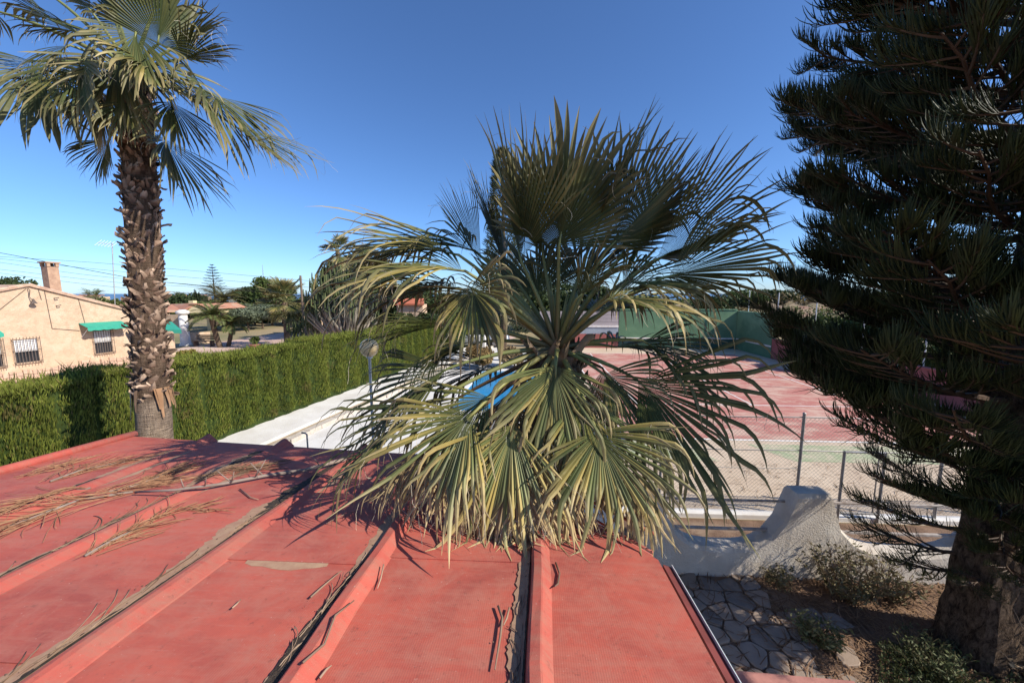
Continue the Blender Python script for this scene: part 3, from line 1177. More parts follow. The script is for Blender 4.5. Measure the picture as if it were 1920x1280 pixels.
def frond(parent, C, hub, tip, rng, droop=0.3, yellow=0.2, half=100, nseg=46, dead=False, twist=0.0, clamp=None, K=9, cup=0.22, kink=0.3, rs_=1.0, pet_r=0.018, face=0.0, mess=0.0):
    d = (tip - hub)
    R = d.length * rs_
    d = d.normalized()
    out = V((hub.x - C.x, hub.y - C.y, 0)) + V((d.x, d.y, 0)) * 0.35
    out = out.normalized() if out.length > 1e-4 else V((0, -1, 0))
    n = adaxial(d, out)
    if face:
        tc = (CAM - hub).normalized() * (1 if face > 0 else -1)
        n = n * (1 - abs(face)) + tc * abs(face)
        n = (n - d * n.dot(d)).normalized()
    if twist:
        n = Quaternion(d, twist) @ n
    mb = MB()
    blade(mb, hub, d, n, R, rng, nseg, half, droop, yellow, kink, cup=cup, dead=dead, K=K, clamp=clamp, mess=mess)
    o = mb.build('frond', M['palm_leaf'] if not dead else M['dry'], parent)
    # petiole arching from the crown to the hub
    mid = (C + hub) / 2 + ZU * (0.10 * (hub - C).length) * (1 if not dead else 0.3)
    pts = []
    for k in range(8):
        t = k / 7
        pts.append(C * (1 - t) ** 2 + mid * 2 * t * (1 - t) + hub * t * t)
    end = hub + d * 0.12 * R
    pts.append(end)
    mp = MB()
    pc = lc(LIME, YELL, yellow * 0.4) if not dead else BROWN
    cols = [lc(BROWN, pc, k / 3) for k in range(9)]
    mp.tube(pts, [pet_r * (1.9 - 1.1 * k / 7) for k in range(8)] + [pet_r * 0.3], 6, cols=cols)
    p = mp.build('petiole', M['petiole'] if not dead else M['dry'], o, True)
    return o


def boot_mesh(rng, w, h, c1, c2, curl=None):
    """old leaf base: a curved pointed scale with split tip, growing up and out"""
    mb = MB()
    rows = []
    cols = []
    K = 5
    curl = rng.uniform(0.10, 0.22) if curl is None else curl
    skew = rng.uniform(-0.5, 0.5)
    notch = rng.uniform(0.05, 0.2)
    for k in range(K + 1):
        u = k / K
        ww = w * (1 - 0.72 * u ** 1.3) / 2
        y = 0.02 + curl * u ** 1.5
        z = h * u
        cv = 0.35 * ww
        sk = skew * w * u * u
        tz = [rng.uniform(-0.16, 0.16) * h * (u > 0.7) for _ in range(4)]
        rows.append([(-ww + sk, y - cv, z + notch * h * u * u + tz[0]), (-ww * 0.45 + sk, y, z + tz[1]), (ww * 0.45 + sk, y + 0.006, z - 0.02 * u + tz[2]), (ww + sk, y - cv, z + notch * 0.5 * h * u * u + tz[3])])
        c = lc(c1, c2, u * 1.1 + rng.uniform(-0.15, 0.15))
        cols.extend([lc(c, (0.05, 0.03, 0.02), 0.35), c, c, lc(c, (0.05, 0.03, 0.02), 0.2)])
    vs = [V(q) for row in rows for q in row]
    n = len(vs)
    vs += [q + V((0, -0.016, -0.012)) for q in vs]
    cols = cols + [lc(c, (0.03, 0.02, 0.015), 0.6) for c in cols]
    fs = []
    for k in range(K):
        for j in range(3):
            b = 4 * k + j
            fs.append((b, b + 1, b + 5, b + 4))
            fs.append((n + b + 4, n + b + 5, n + b + 1, n + b))
    for j in range(3):
        fs.append((4 * K + j, 4 * K + j + 1, n + 4 * K + j + 1, n + 4 * K + j))
    for k in range(K):
        fs.append((4 * k + 4, 4 * k, n + 4 * k, n + 4 * k + 4)[::-1])
        fs.append((4 * k + 3, 4 * k + 7, n + 4 * k + 7, n + 4 * k + 3)[::-1])
    mb.add(vs, fs, cols)
    return mb.mesh('leaf_base')


# ------------------------------------------------------------------ the palm in the middle
rng = random.Random(21)
C1 = P(1045, 655, 4.35)
mp_ = empty('fan_palm', (C1.x, C1.y, 0), 'bushy fan palm spilling over the red roof in the middle', 'palm tree')
mb = MB()
K = 26
vs, fs, cs = [], [], []
N = 20
for k in range(K + 1):
    z = C1.z * k / K * 0.985
    r = 0.20 + 0.10 * (1 - k / K) ** 2 + 0.03 * (k / K)
    for j in range(N):
        a = 2 * math.pi * j / N
        rr_ = r * (1 + 0.10 * math.sin(k * 2.1 + j * 5.0) + rng.uniform(-0.05, 0.05))
        vs.append(V((C1.x + rr_ * math.cos(a), C1.y + rr_ * math.sin(a), z)))
        cs.append(lc((0.13, 0.085, 0.055), (0.30, 0.21, 0.14), rng.random()))
for k in range(K):
    for j in range(N):
        j2 = (j + 1) % N
        fs.append((k * N + j, k * N + j2, (k + 1) * N + j2, (k + 1) * N + j))
fs.append(tuple(K * N + j for j in range(N)))
mb.add(vs, fs, cs)
mb.build('trunk', M['bark_attr'], mp_)

# hub pixel, depth, tip pixel, depth, droop, yellow, half angle
MID = [
    (1048, 462, 3.95, 1088, 226, 3.60, .08, .10, 100, -.45),
    (978, 492, 4.2, 918, 258, 4.05, .08, .10, 76, -.5),
    (1018, 480, 4.45, 1000, 290, 4.5, .10, .12, 80, -.3),
    (907, 500, 4.6, 826, 382, 4.7, .30, .08, 50, -.4),
    (950, 505, 4.7, 885, 350, 4.8, .2, .10, 60, -.4),
    (1135, 472, 4.1, 1300, 298, 3.95, .12, .10, 66, -.6),
    (1100, 478, 4.5, 1195, 262, 4.55, .12, .10, 76, -.4),
    (1160, 485, 4.5, 1260, 330, 4.6, .2, .10, 80, -.4),
    (1222, 490, 4.25, 1440, 392, 4.2, .26, .10, 62, -.75),
    (1190, 455, 4.8, 1330, 370, 5.0, .30, .10, 76, -.5),
    (1245, 520, 4.1, 1470, 470, 4.0, .30, .12, 62, -.75),
    (1140, 562, 3.75, 1372, 585, 3.5, .75, .55, 100, .25),
    (1165, 530, 4.2, 1350, 520, 4.2, .6, .30, 90, .2),
    (860, 478, 4.2, 606, 428, 4.2, 1.0, .42, 70, 0),
    (872, 508, 3.9, 610, 488, 3.9, 1.05, .45, 82, .2),
    (860, 540, 4.4, 620, 545, 4.6, 1.0, .30, 85, .2),
    (890, 470, 4.7, 690, 425, 5.0, .85, .25, 80, 0),
    (884, 540, 3.85, 935, 655, 3.35, .50, .42, 125, .2),
    (842, 610, 4.15, 662, 632, 4.1, .50, .14, 66, .1),
    (842, 690, 4.0, 640, 800, 3.8, .40, .04, 72, .3),
    (800, 762, 3.7, 585, 890, 3.45, .40, .20, 60, .3),
    (890, 772, 3.4, 695, 955, 2.95, .35, .50, 72, .3),
    (965, 790, 3.35, 890, 1045, 2.92, .45, 1.0, 74, .3),
    (1042, 685, 3.55, 1040, 900, 3.15, .40, .38, 92, .3),
    (1010, 790, 3.5, 980, 1035, 3.02, .45, 1.0, 64, .3),
    (1118, 808, 3.35, 1210, 1040, 2.9, .28, .40, 100, .4),
    (1192, 710, 3.9, 1420, 915, 3.6, .25, .06, 80, .5),
    (1205, 638, 4.3, 1372, 740, 4.2, .40, .06, 80, .4),
    (1120, 590, 4.85, 1260, 545, 5.3, .5, .2, 90, 0),
    (955, 600, 4.85, 850, 560, 5.3, .5, .2, 90, 0),
    (1010, 560, 5.0, 990, 440, 5.6, .4, .2, 90, 0),
    (1085, 545, 5.0, 1130, 430, 5.6, .4, .15, 90, 0),
    (930, 560, 4.4, 790, 545, 4.2, .8, .35, 80, 0),
    (1150, 650, 4.8, 1300, 660, 5.2, .7, .2, 90, 0),
    (930, 690, 4.9, 790, 720, 5.3, .7, .2, 90, 0),
    (905, 640, 4.5, 740, 690, 4.6, .7, .2, 80, .3),
    (1130, 700, 3.9, 1260, 800, 3.7, .5, .3, 80, .4),
    (920, 740, 3.7, 760, 850, 3.4, .5, .4, 70, .4),
    (1085, 740, 3.6, 1130, 960, 3.2, .45, .65, 70, .4),
    (1080, 560, 4.0, 1180, 480, 3.9, .3, .2, 70, -.4),
]
for (hx, hy, ht, tx, ty, tt, dr, ye, ha, fc) in MID:
    frond(mp_, C1, P(hx, hy, ht), P(tx, ty, tt), rng, dr * (1.3 if ty > 600 else (1.1 if ty > 420 else 0.7)), ye, ha * 0.85, rng.randint(40, 46), False, rng.uniform(-0.35, 0.35), roof_floor, 12, face=fc * 0.8, rs_=1.06, cup=rng.uniform(0.3, 0.6), kink=0.10 if ty < 420 else (0.5 if ty < 600 else 0.7), mess=0.0 if ty < 420 else (1.0 if ty > 880 else 0.7))
DEAD = [
    (860, 745, 4.4, 800, 830, 4.3), (1105, 715, 4.1, 1160, 850, 3.95), (1065, 770, 3.85, 1050, 950, 3.5), (925, 770, 4.1, 870, 900, 3.9),
    (1000, 720, 4.8, 985, 860, 4.8), (1130, 690, 4.6, 1180, 800, 4.7), (960, 730, 4.0, 935, 900, 3.6), (1090, 790, 4.3, 1095, 930, 4.3), (1010, 800, 3.9, 1000, 940, 3.7),
    (930, 830, 3.5, 860, 1000, 3.05), (985, 850, 3.4, 960, 1040, 2.95), (860, 840, 3.5, 740, 960, 3.1), (1060, 850, 3.5, 1075, 1000, 3.1), (1150, 860, 3.5, 1225, 1010, 3.15),
]
DEAD += [(905, 860, 3.4, 850, 1010, 3.0), (945, 880, 3.3, 925, 1045, 2.93), (1030, 880, 3.4, 1030, 1020, 3.0), (800, 850, 3.5, 700, 950, 3.15), (1100, 870, 3.45, 1140, 1005, 3.1), (1190, 880, 3.4, 1245, 1030, 3.0), (960, 860, 3.25, 945, 1048, 2.88), (880, 900, 3.25, 830, 1020, 2.95), (990, 900, 3.2, 985, 1045, 2.9), (1060, 900, 3.25, 1070, 1025, 2.98), (760, 880, 3.45, 670, 930, 3.2)]
for (hx, hy, ht, tx, ty, tt) in DEAD:
    frond(mp_, C1, P(hx, hy, ht), P(tx, ty, tt), rng, 0.8, 0.9, 62, 34, True, rng.uniform(-0.4, 0.4), roof_floor, 9, cup=0.4, mess=1.0)
# young spears in the heart
for k in range(5):
    a = rng.uniform(0, 6.28)
    mb = MB()
    e = C1 + V((math.cos(a) * 0.12, math.sin(a) * 0.12, rng.uniform(0.5, 0.9)))
    mb.tube([C1, (C1 + e) / 2 + ZU * 0.05, e], [0.02, 0.016, 0.004], 6, col=LIME)
    mb.build('spear_leaf', M['petiole'], mp_, True)
# boots round the head of the trunk
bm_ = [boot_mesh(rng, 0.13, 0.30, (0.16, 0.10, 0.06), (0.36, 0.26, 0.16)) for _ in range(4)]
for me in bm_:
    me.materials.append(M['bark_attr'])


def boots(parent, axis, zs0, zs1, rad, count, sc, rng, meshes, wild=0.3, single=300):
    ga = 2.39996
    rest = MB()
    made = 0
    for i in range(count):
        t = i / count
        z = zs0 + (zs1 - zs0) * t
        a = i * ga + rng.uniform(-0.35, 0.35)
        z += rng.uniform(-0.05, 0.05)
        c, r = axis(z), rad(z)
        loc = V((c[0] + math.cos(a) * r, c[1] + math.sin(a) * r, z))
        rot = (rng.uniform(-0.15, 0.3), rng.gauss(0, wild), a - math.pi / 2 + rng.uniform(-0.3, 0.3))
        if wild > 0.5 and rng.random() < 0.10:
            rot = (-rng.uniform(0.5, 1.1), rng.gauss(0, 0.4), a - math.pi / 2)
        k = sc * rng.uniform(0.75, 1.3)
        scl = (k * rng.choice((-1, 1)), k, k * rng.uniform(0.85, 1.2))
        me = meshes[i % len(meshes)]
        toc = V((CAM.x - c[0], CAM.y - c[1], 0)).normalized()
        if V((math.cos(a), math.sin(a), 0)).dot(toc) > -0.12 and made < single:
            made += 1
            o = bpy.data.objects.new('leaf_base', me)
            COL.objects.link(o)
            o.parent = parent
            o.matrix_parent_inverse = pmat(parent).inverted()
            o.location = loc
            o.rotation_euler = rot
            o.scale = scl
        else:
            from mathutils import Euler
            mw = Matrix.LocRotScale(loc, Euler(rot), V(scl))
            ca_ = me.color_attributes['Col'].data
            rest.add([mw @ v.co for v in me.vertices], [tuple(p.vertices) for p in me.polygons], [tuple(ca_[q].color)[:3] for q in range(len(me.vertices))])
    if rest.v:
        o = rest.build('leaf_bases_behind', M['bark_attr'], parent)
        o['kind'] = 'stuff'


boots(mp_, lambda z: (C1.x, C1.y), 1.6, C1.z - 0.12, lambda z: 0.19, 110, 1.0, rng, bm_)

# ------------------------------------------------------------------ the tall palm on the left
rng = random.Random(5)
TP = P(250, 140, 6.7)
base = P(280, 815, 6.75)
tp = empty('tall_fan_palm', (base.x, base.y, 0), 'tall fan palm with shaggy trunk standing on the left', 'palm tree')


def t_axis(z):
    f = z / TP.z
    return (base.x + (TP.x - base.x) * f, base.y + (TP.y - base.y) * f)


def t_rad(z):
    if z < 2.4:
        return 0.255 - 0.01 * (z / 2.4)
    return 0.28 - 0.02 * (z - 2.4) / (TP.z - 2.4)


mb = MB()
K, N = 60, 24
vs, fs, cs = [], [], []
for k in range(K + 1):
    z = (TP.z + 0.1) * k / K
    c, r = t_axis(z), t_rad(z)
    smooth = z < 2.4
    for j in range(N):
        a = 2 * math.pi * j / N
        if smooth:
            rr_ = r * (1 + 0.012 * math.sin(z * 70 + math.sin(a * 3)) + rng.uniform(-0.01, 0.01)) + 0.03 * math.exp(-z * 1.5)
            cc = lc((0.42, 0.315, 0.225), (0.27, 0.195, 0.14), rng.random() * 0.9)
        else:
            rr_ = r * (0.86 + rng.uniform(-0.05, 0.05))
            cc = lc((0.10, 0.065, 0.045), (0.22, 0.15, 0.10), rng.random())
        vs.append(V((c[0] + rr_ * math.cos(a), c[1] + rr_ * math.sin(a), z)))
        cs.append(cc)
for k in range(K):
    for j in range(N):
        j2 = (j + 1) % N
        fs.append((k * N + j, k * N + j2, (k + 1) * N + j2, (k + 1) * N + j))
mb.add(vs, fs, cs)
mb.build('trunk', M['palm_trunk'], tp, True)
bm_ = []
for q in range(12):
    me = boot_mesh(rng, rng.uniform(0.10, 0.19), rng.uniform(0.12, 0.20), (0.15, 0.088, 0.06), lc((0.32, 0.22, 0.155), (0.62, 0.45, 0.32), rng.random()), rng.uniform(0.01, 0.11))
    me.materials.append(M['bark_attr'])
    bm_.append(me)
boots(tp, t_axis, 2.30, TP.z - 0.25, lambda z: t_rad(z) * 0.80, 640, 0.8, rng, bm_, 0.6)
# torn sheath where the shaggy part begins
mb = MB()
for k in range(26):
    a = rng.uniform(0, 6.28)
    c = t_axis(2.3)
    r = t_rad(2.3) + 0.015
    w = rng.uniform(0.05, 0.11)
    L = rng.uniform(0.2, 0.55)
    rows = []
    for q in range(4):
        z = 2.55 - L * q / 3
        rr_ = r + 0.012 * q + rng.uniform(0, 0.02)
        ww = w * (1 - 0.25 * q)
        rows.append([V((c[0] + rr_ * math.cos(a - ww / r / 2), c[1] + rr_ * math.sin(a - ww / r / 2), z)), V((c[0] + rr_ * math.cos(a + ww / r / 2), c[1] + rr_ * math.sin(a + ww / r / 2), z))])
    mb.add([x for row in rows for x in row], [(2 * q, 2 * q + 1, 2 * q + 3, 2 * q + 2) for q in range(3)], lc((0.34, 0.19, 0.10), (0.42, 0.31, 0.22), rng.random()))
mb.build('torn_sheath', M['bark_attr'], tp)
TALL = [
    (296, 84, 6.15, 315, -75, 5.9, .08, .10, 108, -.4),
    (226, 48, 6.4, 185, -95, 6.35, .12, .12, 90, -.3),
    (150, 62, 6.3, 10, 30, 6.0, .85, .25, 75, 0),
    (130, 85, 6.1, 40, 150, 5.7, .8, .3, 85, .2),
    (60, 115, 6.45, 66, 275, 6.0, .40, .08, 118, .9),
    (148, 112, 6.0, 160, 250, 5.6, .50, .40, 92, .3),
    (340, 112, 6.6, 440, 72, 6.6, .30, .12, 78, -.4),
    (330, 90, 6.9, 420, 20, 7.0, .3, .12, 85, -.3),
    (375, 160, 6.4, 455, 300, 6.1, .65, .32, 92, .2),
    (432, 232, 6.5, 575, 322, 6.4, .20, .35, 44, .5),
    (400, 178, 6.7, 510, 270, 6.6, .6, .25, 75, .3),
    (308, 258, 6.8, 362, 390, 6.6, .5, .35, 80, .4),
    (205, 262, 7.0, 176, 345, 7.0, .5, .12, 80, .3),
    (268, 112, 6.1, 335, 190, 5.75, .55, .75, 85, .2),
    (222, 110, 6.25, 205, 225, 5.85, .6, .35, 84, .3),
    (180, 150, 6.7, 120, 255, 6.5, .6, .20, 84, .3),
    (-10, 20, 6.4, -130, 70, 6.3, .6, .2, 90, 0),
    (80, -20, 6.7, -30, -110, 6.9, .3, .15, 90, 0),
    (290, 20, 7.1, 330, -100, 7.4, .2, .15, 90, 0),
    (200, 0, 7.2, 150, -110, 7.5, .2, .15, 90, 0),
    (240, 190, 6.15, 235, 270, 5.95, .7, .5, 70, .2),
    (320, 190, 6.3, 350, 280, 6.1, .7, .3, 74, .2),
    (100, 40, 6.9, 10, -10, 7.2, .5, .15, 90, 0),
    (170, 20, 6.2, 90, -60, 6.0, .3, .15, 90, -.3),
    (110, 150, 6.6, 20, 200, 6.5, .7, .15, 85, .2),
    (190, 170, 6.3, 165, 270, 6.1, .6, .3, 80, .3),
    (300, 150, 6.5, 400, 190, 6.4, .7, .3, 80, .1),
    (255, 60, 6.0, 235, 160, 5.6, .6, .35, 85, .2),
]
for (hx, hy, ht, tx, ty, tt, dr, ye, ha, fc) in TALL:
    frond(tp, TP, P(hx, hy, ht), P(tx, ty, tt), rng, dr * 1.15, ye * 0.5, ha * 0.8, 40, False, rng.uniform(-0.3, 0.3), None, 9, pet_r=0.022, face=fc * 0.8, cup=rng.uniform(0.3, 0.55), kink=0.4, rs_=0.97, mess=0.5)
for (hx, hy, ht, tx, ty, tt) in ((150, 140, 6.1, 152, 225, 6.0), (190, 200, 6.4, 180, 290, 6.4)):
    frond(tp, TP, P(hx, hy, ht), P(tx, ty, tt), rng, 0.7, 0.9, 50, 24, True, 0, None, 8, cup=0.5)
# ------------------------------------------------------------------ big araucaria pine on the right
rng = random.Random(77)
PB = PZ(1832, 1222, 0.0)
PINE_G = (0.018, 0.031, 0.010)
PINE_L = (0.050, 0.064, 0.017)
PINE_B = (0.085, 0.052, 0.034)


def strand(mb, p, d, L, r, up, rng):
    """one rope like branchlet curving upwards"""
    pts, cols = [p.copy()], []
    K = 4
    g = rng.random()
    c0 = lc(PINE_B, PINE_G, 0.7)
    c1 = lc(PINE_G, PINE_L, g * 0.8)
    cols.append(c0)
    for k in range(K):
        d = (d + ZU * up + V((rng.uniform(-.10, .10), rng.uniform(-.10, .10), rng.uniform(-.05, .08)))).normalized()
        p = p + d * (L / K)
        pts.append(p)
        cols.append(lc(c0, c1, (k + 1) / 2.0))
    mb.tube(pts, [r * 0.75, r, r, r * 0.85, r * 0.25], 3, cols=cols, cap=False)


def pine_branch(rng, L, dens=1.0, sl=1.0):
    """branch along +X with its own side branches, tufts towards the end"""
    mb = MB()
    pts = []
    sag = rng.uniform(0.02, 0.12)
    for k in range(9):
        t = k / 8
        pts.append(V((L * t, 0.10 * L * math.sin(t * 2.2) * rng.uniform(-0.15, 0.15), -sag * L * math.sin(t * math.pi) * 0.9 + 0.16 * L * t * t)))
    mb.tube(pts, [0.045 * (1 - 0.8 * k / 8) * (0.5 + L / 4) for k in range(9)], 6, col=PINE_B)

    def at(t):
        f = t * 8
        i = min(7, int(f))
        return pts[i].lerp(pts[i + 1], f - i)
    nside = int(11 + L * 4.6)
    for k in range(nside):
        t = 0.30 + 0.68 * (k + rng.random()) / nside
        p = at(t)
        sgn = 1 if k % 2 else -1
        ang = R_(rng.uniform(28, 62)) * sgn
        sl_ = (0.32 + 0.62 * (1 - t) * 1.1 + 0.14) * rng.uniform(0.75, 1.2) * (0.55 + 0.15 * L)
        d = V((math.cos(ang), math.sin(ang), rng.uniform(-0.12, 0.18))).normalized()
        q = [p]
        for j in range(4):
            d = (d + V((0.06, 0, 0.09 * rng.uniform(0.3, 1.3)))).normalized()
            q.append(q[-1] + d * sl_ / 4)
        mb.tube(q, [0.014, 0.012, 0.010, 0.008, 0.005], 4, col=PINE_B, cap=False)
        ns = int(52 * dens)
        for j in range(ns):
            f = 0.30 + 0.70 * (j + rng.random()) / ns
            i = min(3, int(f * 4))
            b = q[i].lerp(q[i + 1], f * 4 - i)
            dd = (q[i + 1] - q[i]).normalized()
            a = rng.uniform(0, 2 * math.pi)
            sd = dd.orthogonal().normalized()
            sd = Quaternion(dd, a) @ sd
            v = (dd * rng.uniform(0.7, 1.2) + sd * rng.uniform(0.35, 0.85) + ZU * 0.15).normalized()
            strand(mb, b, v, sl * rng.uniform(0.17, 0.32) * (1.1 - 0.35 * abs(f - 0.6)), 0.0047, rng.uniform(0.22, 0.5), rng)
    # old dry strands under the branch
    for k in range(int(10 * dens)):
        t = rng.uniform(0.3, 0.95)
        p = at(t)
        v = V((rng.uniform(0.2, 1), rng.uniform(-1, 1), rng.uniform(-0.5, 0.1))).normalized()
        strand(mb, p, v, rng.uniform(0.2, 0.4), 0.004, -0.05, rng)
    me = mb.mesh('branch')
    me.materials.append(M['pine_leaf'])
    return me


BRV = [(pine_branch(rng, 3.2), 3.2) for _ in range(5)] + [(pine_branch(rng, 2.3), 2.3) for _ in range(4)] + [(pine_branch(rng, 1.3, 0.8), 1.3) for _ in range(3)]
SPARSE = [(pine_branch(rng, 1.4, 0.3, 0.75), 1.4) for _ in range(4)]
pine = empty('araucaria_pine', (PB.x, PB.y, 0), 'huge dark araucaria pine filling the right side', 'pine tree')
PH = 9.5  # unseen top kept low so its shadow misses the garden lamp
mb = MB()
K, N = 40, 26
vs, fs, cs = [], [], []
for k in range(K + 1):
    z = PH * (k / K) ** 1.25
    r = 0.30 * (1 - z / PH) ** 0.8 + 0.015 + 0.10 * math.exp(-z * 2.0)
    for j in range(N):
        a = 2 * math.pi * j / N
        rr_ = r * (1 + 0.07 * math.sin(a * 5 + z) + rng.uniform(-0.06, 0.06))
        vs.append(V((PB.x + rr_ * math.cos(a), PB.y + rr_ * math.sin(a), z - 0.05)))
        cs.append(lc((0.10, 0.068, 0.048), (0.17, 0.12, 0.09), rng.random()))
for k in range(K):
    for j in range(N):
        j2 = (j + 1) % N
        fs.append((k * N + j, k * N + j2, (k + 1) * N + j2, (k + 1) * N + j))
fs.append(tuple(K * N + j for j in range(N)))
mb.add(vs, fs, cs)
M['pine_bark'] = None
m = NT('pine_bark')
mpb = m.n('ShaderNodeMapping')
mpb.inputs['Scale'].default_value = (1.0, 1.0, 0.45)
m.l(m.pos(), mpb.inputs['Vector'])
bk = m.noise(19, 9, 0.78, vec=mpb.outputs[0], dist=0.6)
c = m.mix(m.ramp(bk, [(0.40, 0.0), (0.60, 1.0)]), (0.045, 0.03, 0.021), (0.25, 0.175, 0.12))
m.base(c).rough(0.95, 0.1)
m.bump(bk, 1.0, 0.12)
M['pine_bark'] = m.m
mb.build('trunk', M['pine_bark'], pine)


def put_branch(parent, z, az, L, pitch, rng, variants=None, roll=0.0):
    cand = variants or [b for b in BRV if abs(b[1] - L) < 0.75] or BRV
    me, l0 = rng.choice(cand)
    o = bpy.data.objects.new('branch', me)
    COL.objects.link(o)
    o.parent = parent
    o.matrix_parent_inverse = pmat(parent).inverted()
    o.location = (PB.x, PB.y, z)
    o.rotation_euler = (rng.uniform(-0.2, 0.2) + roll, -pitch, az)
    k = L / l0
    o.scale = (k, rng.choice((-1, 1)) * min(1.15, k * rng.uniform(0.9, 1.15)), min(1.15, k))
    return o


z = 2.75
ph = 0.3
while z < PH - 0.3:
    f = z / PH
    Lm = 2.5 * (1 - max(0.0, (z - 4.0)) / (PH - 3.2)) ** 0.35
    if z < 3.6:
        Lm = 2.2 + 0.6 * (z - 2.7)
    if z < 5.0:
        Lm *= 0.86
    nb = 8
    for j in range(nb):
        a = ph + 2 * math.pi * j / nb + rng.uniform(-0.25, 0.25)
        ad = math.degrees(a) % 360
        lf = 1.0
        if z < 5.0 and 5 < ad < 110:
            lf = 0.42            # low branches cut short here so the sun reaches the court
        if z > 5.2 and 255 < ad < 345:
            lf = 0.5  # branches out of view halved to let sunlight onto the middle palm
        put_branch(pine, z + rng.uniform(-0.12, 0.12), a, max(0.6, Lm * lf * rng.uniform(0.82, 1.08)), R_(rng.uniform(-4, 8) + 10 * f), rng)
    ph += 0.9
    z += rng.uniform(0.31, 0.40) if z < 9.5 else 0.5
# a few thin low branches hanging before the garden wall
for (zz, azd, L, pi_) in ((1.55, 156, 1.25, -4), (1.25, 150, 1.2, -10), (1.05, 168, 0.95, -12), (1.85, 120, 1.2, 2), (1.75, 172, 1.3, 6), (1.1, 205, 0.7, -10), (1.3, 235, 0.8, -5), (1.7, 250, 0.9, 0), (2.2, 200, 1.2, 5), (2.3, 160, 1.6, 4)):
    put_branch(pine, zz, R_(azd), L * 0.9, R_(pi_), rng, SPARSE)
for (zz, azd, L, pi_) in ((2.45, 195, 1.2, 0), (2.3, 225, 1.15, -6), (2.1, 215, 1.0, -12), (2.5, 250, 1.2, -4), (1.95, 240, 0.95, -14), (2.2, 265, 1.1, -8), (1.75, 222, 0.8, -18), (2.6, 180, 1.5, 2), (1.6, 255, 0.8, -15), (2.0, 190, 0.9, -8)):
    put_branch(pine, zz, R_(azd), L, R_(pi_), rng)
# ------------------------------------------------------------------ clipped cypress hedge
nr = np.random.default_rng(12)
HU, HT, HH = -10.2, 1.25, 2.52
HW0, HW1 = -3.0, 31.5
ca, sa = math.cos(AZ_A), math.sin(AZ_A)


def a2w(u, w, z):
    return np.stack([u * ca + w * sa, -u * sa + w * ca, z], axis=1)


_ed = np.cumsum(nr.uniform(0.55, 1.0, 60)) + HW0 - 1


def plant_profile(w):
    """bulge of each single cypress in the hedge: 0 at the seams, 1 in the middle"""
    i = np.clip(np.searchsorted(_ed, w), 1, len(_ed) - 1)
    a, b = _ed[i - 1], _ed[i]
    t = np.clip((w - a) / (b - a), 0, 1)
    return np.sin(np.pi * t) ** 0.6, i


_tone = nr.uniform(0, 1, 80)
_hoff = nr.uniform(-0.09, 0.09, 80)
hedge = empty('hedge', FA(HU - HT / 2, 14, 0), 'long clipped green cypress hedge along the white ledge', 'hedge')


def blades(base, dirs, length, width, col, jit=0.25):
    n = len(base)
    side = np.cross(dirs, nr.normal(size=(n, 3)))
    side /= np.linalg.norm(side, axis=1, keepdims=True) + 1e-9
    mid = base + dirs * (length * 0.45)[:, None]
    tip = base + dirs * length[:, None]
    v = np.empty((n, 4, 3))
    v[:, 0] = base - dirs * 0.02
    v[:, 1] = mid + side * (width / 2)[:, None]
    v[:, 2] = tip
    v[:, 3] = mid - side * (width / 2)[:, None]
    f = np.arange(n * 4).reshape(n, 4)
    c = np.repeat(col, 4, axis=0)
    return v.reshape(-1, 3), f, c


def hcol(n, tone, z=None):
    g1 = np.array([0.100, 0.135, 0.020])
    g2 = np.array([0.240, 0.262, 0.046])
    br = np.array([0.19, 0.145, 0.055])
    t = np.clip(nr.uniform(0, 1, n) * 0.65 + tone * 0.4, 0, 1)[:, None]
    c = g1 * (1 - t) + g2 * t
    b = (nr.uniform(0, 1, n) < 0.05 + 0.10 * (tone > 0.82)).astype(float)[:, None] * nr.uniform(0.3, 1.0, n)[:, None]
    if z is not None:
        b = np.maximum(b, (z & (nr.uniform(0, 1, n) < 0.6))[:, None] * 0.8)
    return c * (1 - b) + br * b


# front face
dw = nr.uniform(0, 1, 150000)
w = HW0 + (HW1 - HW0) * dw ** 1.35
n = len(w)
pr, pi_ = plant_profile(w)
z = nr.uniform(0.14, 1.0, n) * (HH + _hoff[pi_] + 0.05)
u = HU + 0.26 * pr - 0.26 + 0.04 * np.sin(w * 7.3 + z * 2) + nr.normal(0, 0.035, n)
keep = nr.uniform(0, 1, n) < 0.35 + 0.65 * pr
keep &= ~((np.sin(w * 3.7 + z * 5.1) * np.sin(w * 1.3 - z * 3.3) > 0.80) & (nr.uniform(0, 1, n) < 0.75))
keep &= ~((z < 0.35) & (nr.uniform(0, 1, n) < 0.55))
w, z, u, pi_ = w[keep], z[keep], u[keep], pi_[keep]
n = len(w)
base = a2w(u, w, z - 0.06)
d = np.stack([nr.normal(0.30, 0.16, n) * ca, -nr.normal(0.30, 0.16, n) * sa, np.full(n, 1.0)], axis=1) + nr.normal(0, 0.13, (n, 3))
d /= np.linalg.norm(d, axis=1, keepdims=True)
v1, f1, c1 = blades(base, d, nr.uniform(0.05, 0.13, n), nr.uniform(0.010, 0.021, n), hcol(n, _tone[pi_], (np.sin(w * 2.3 + 1) * np.sin(z * 3.1 + w) > 0.86)))
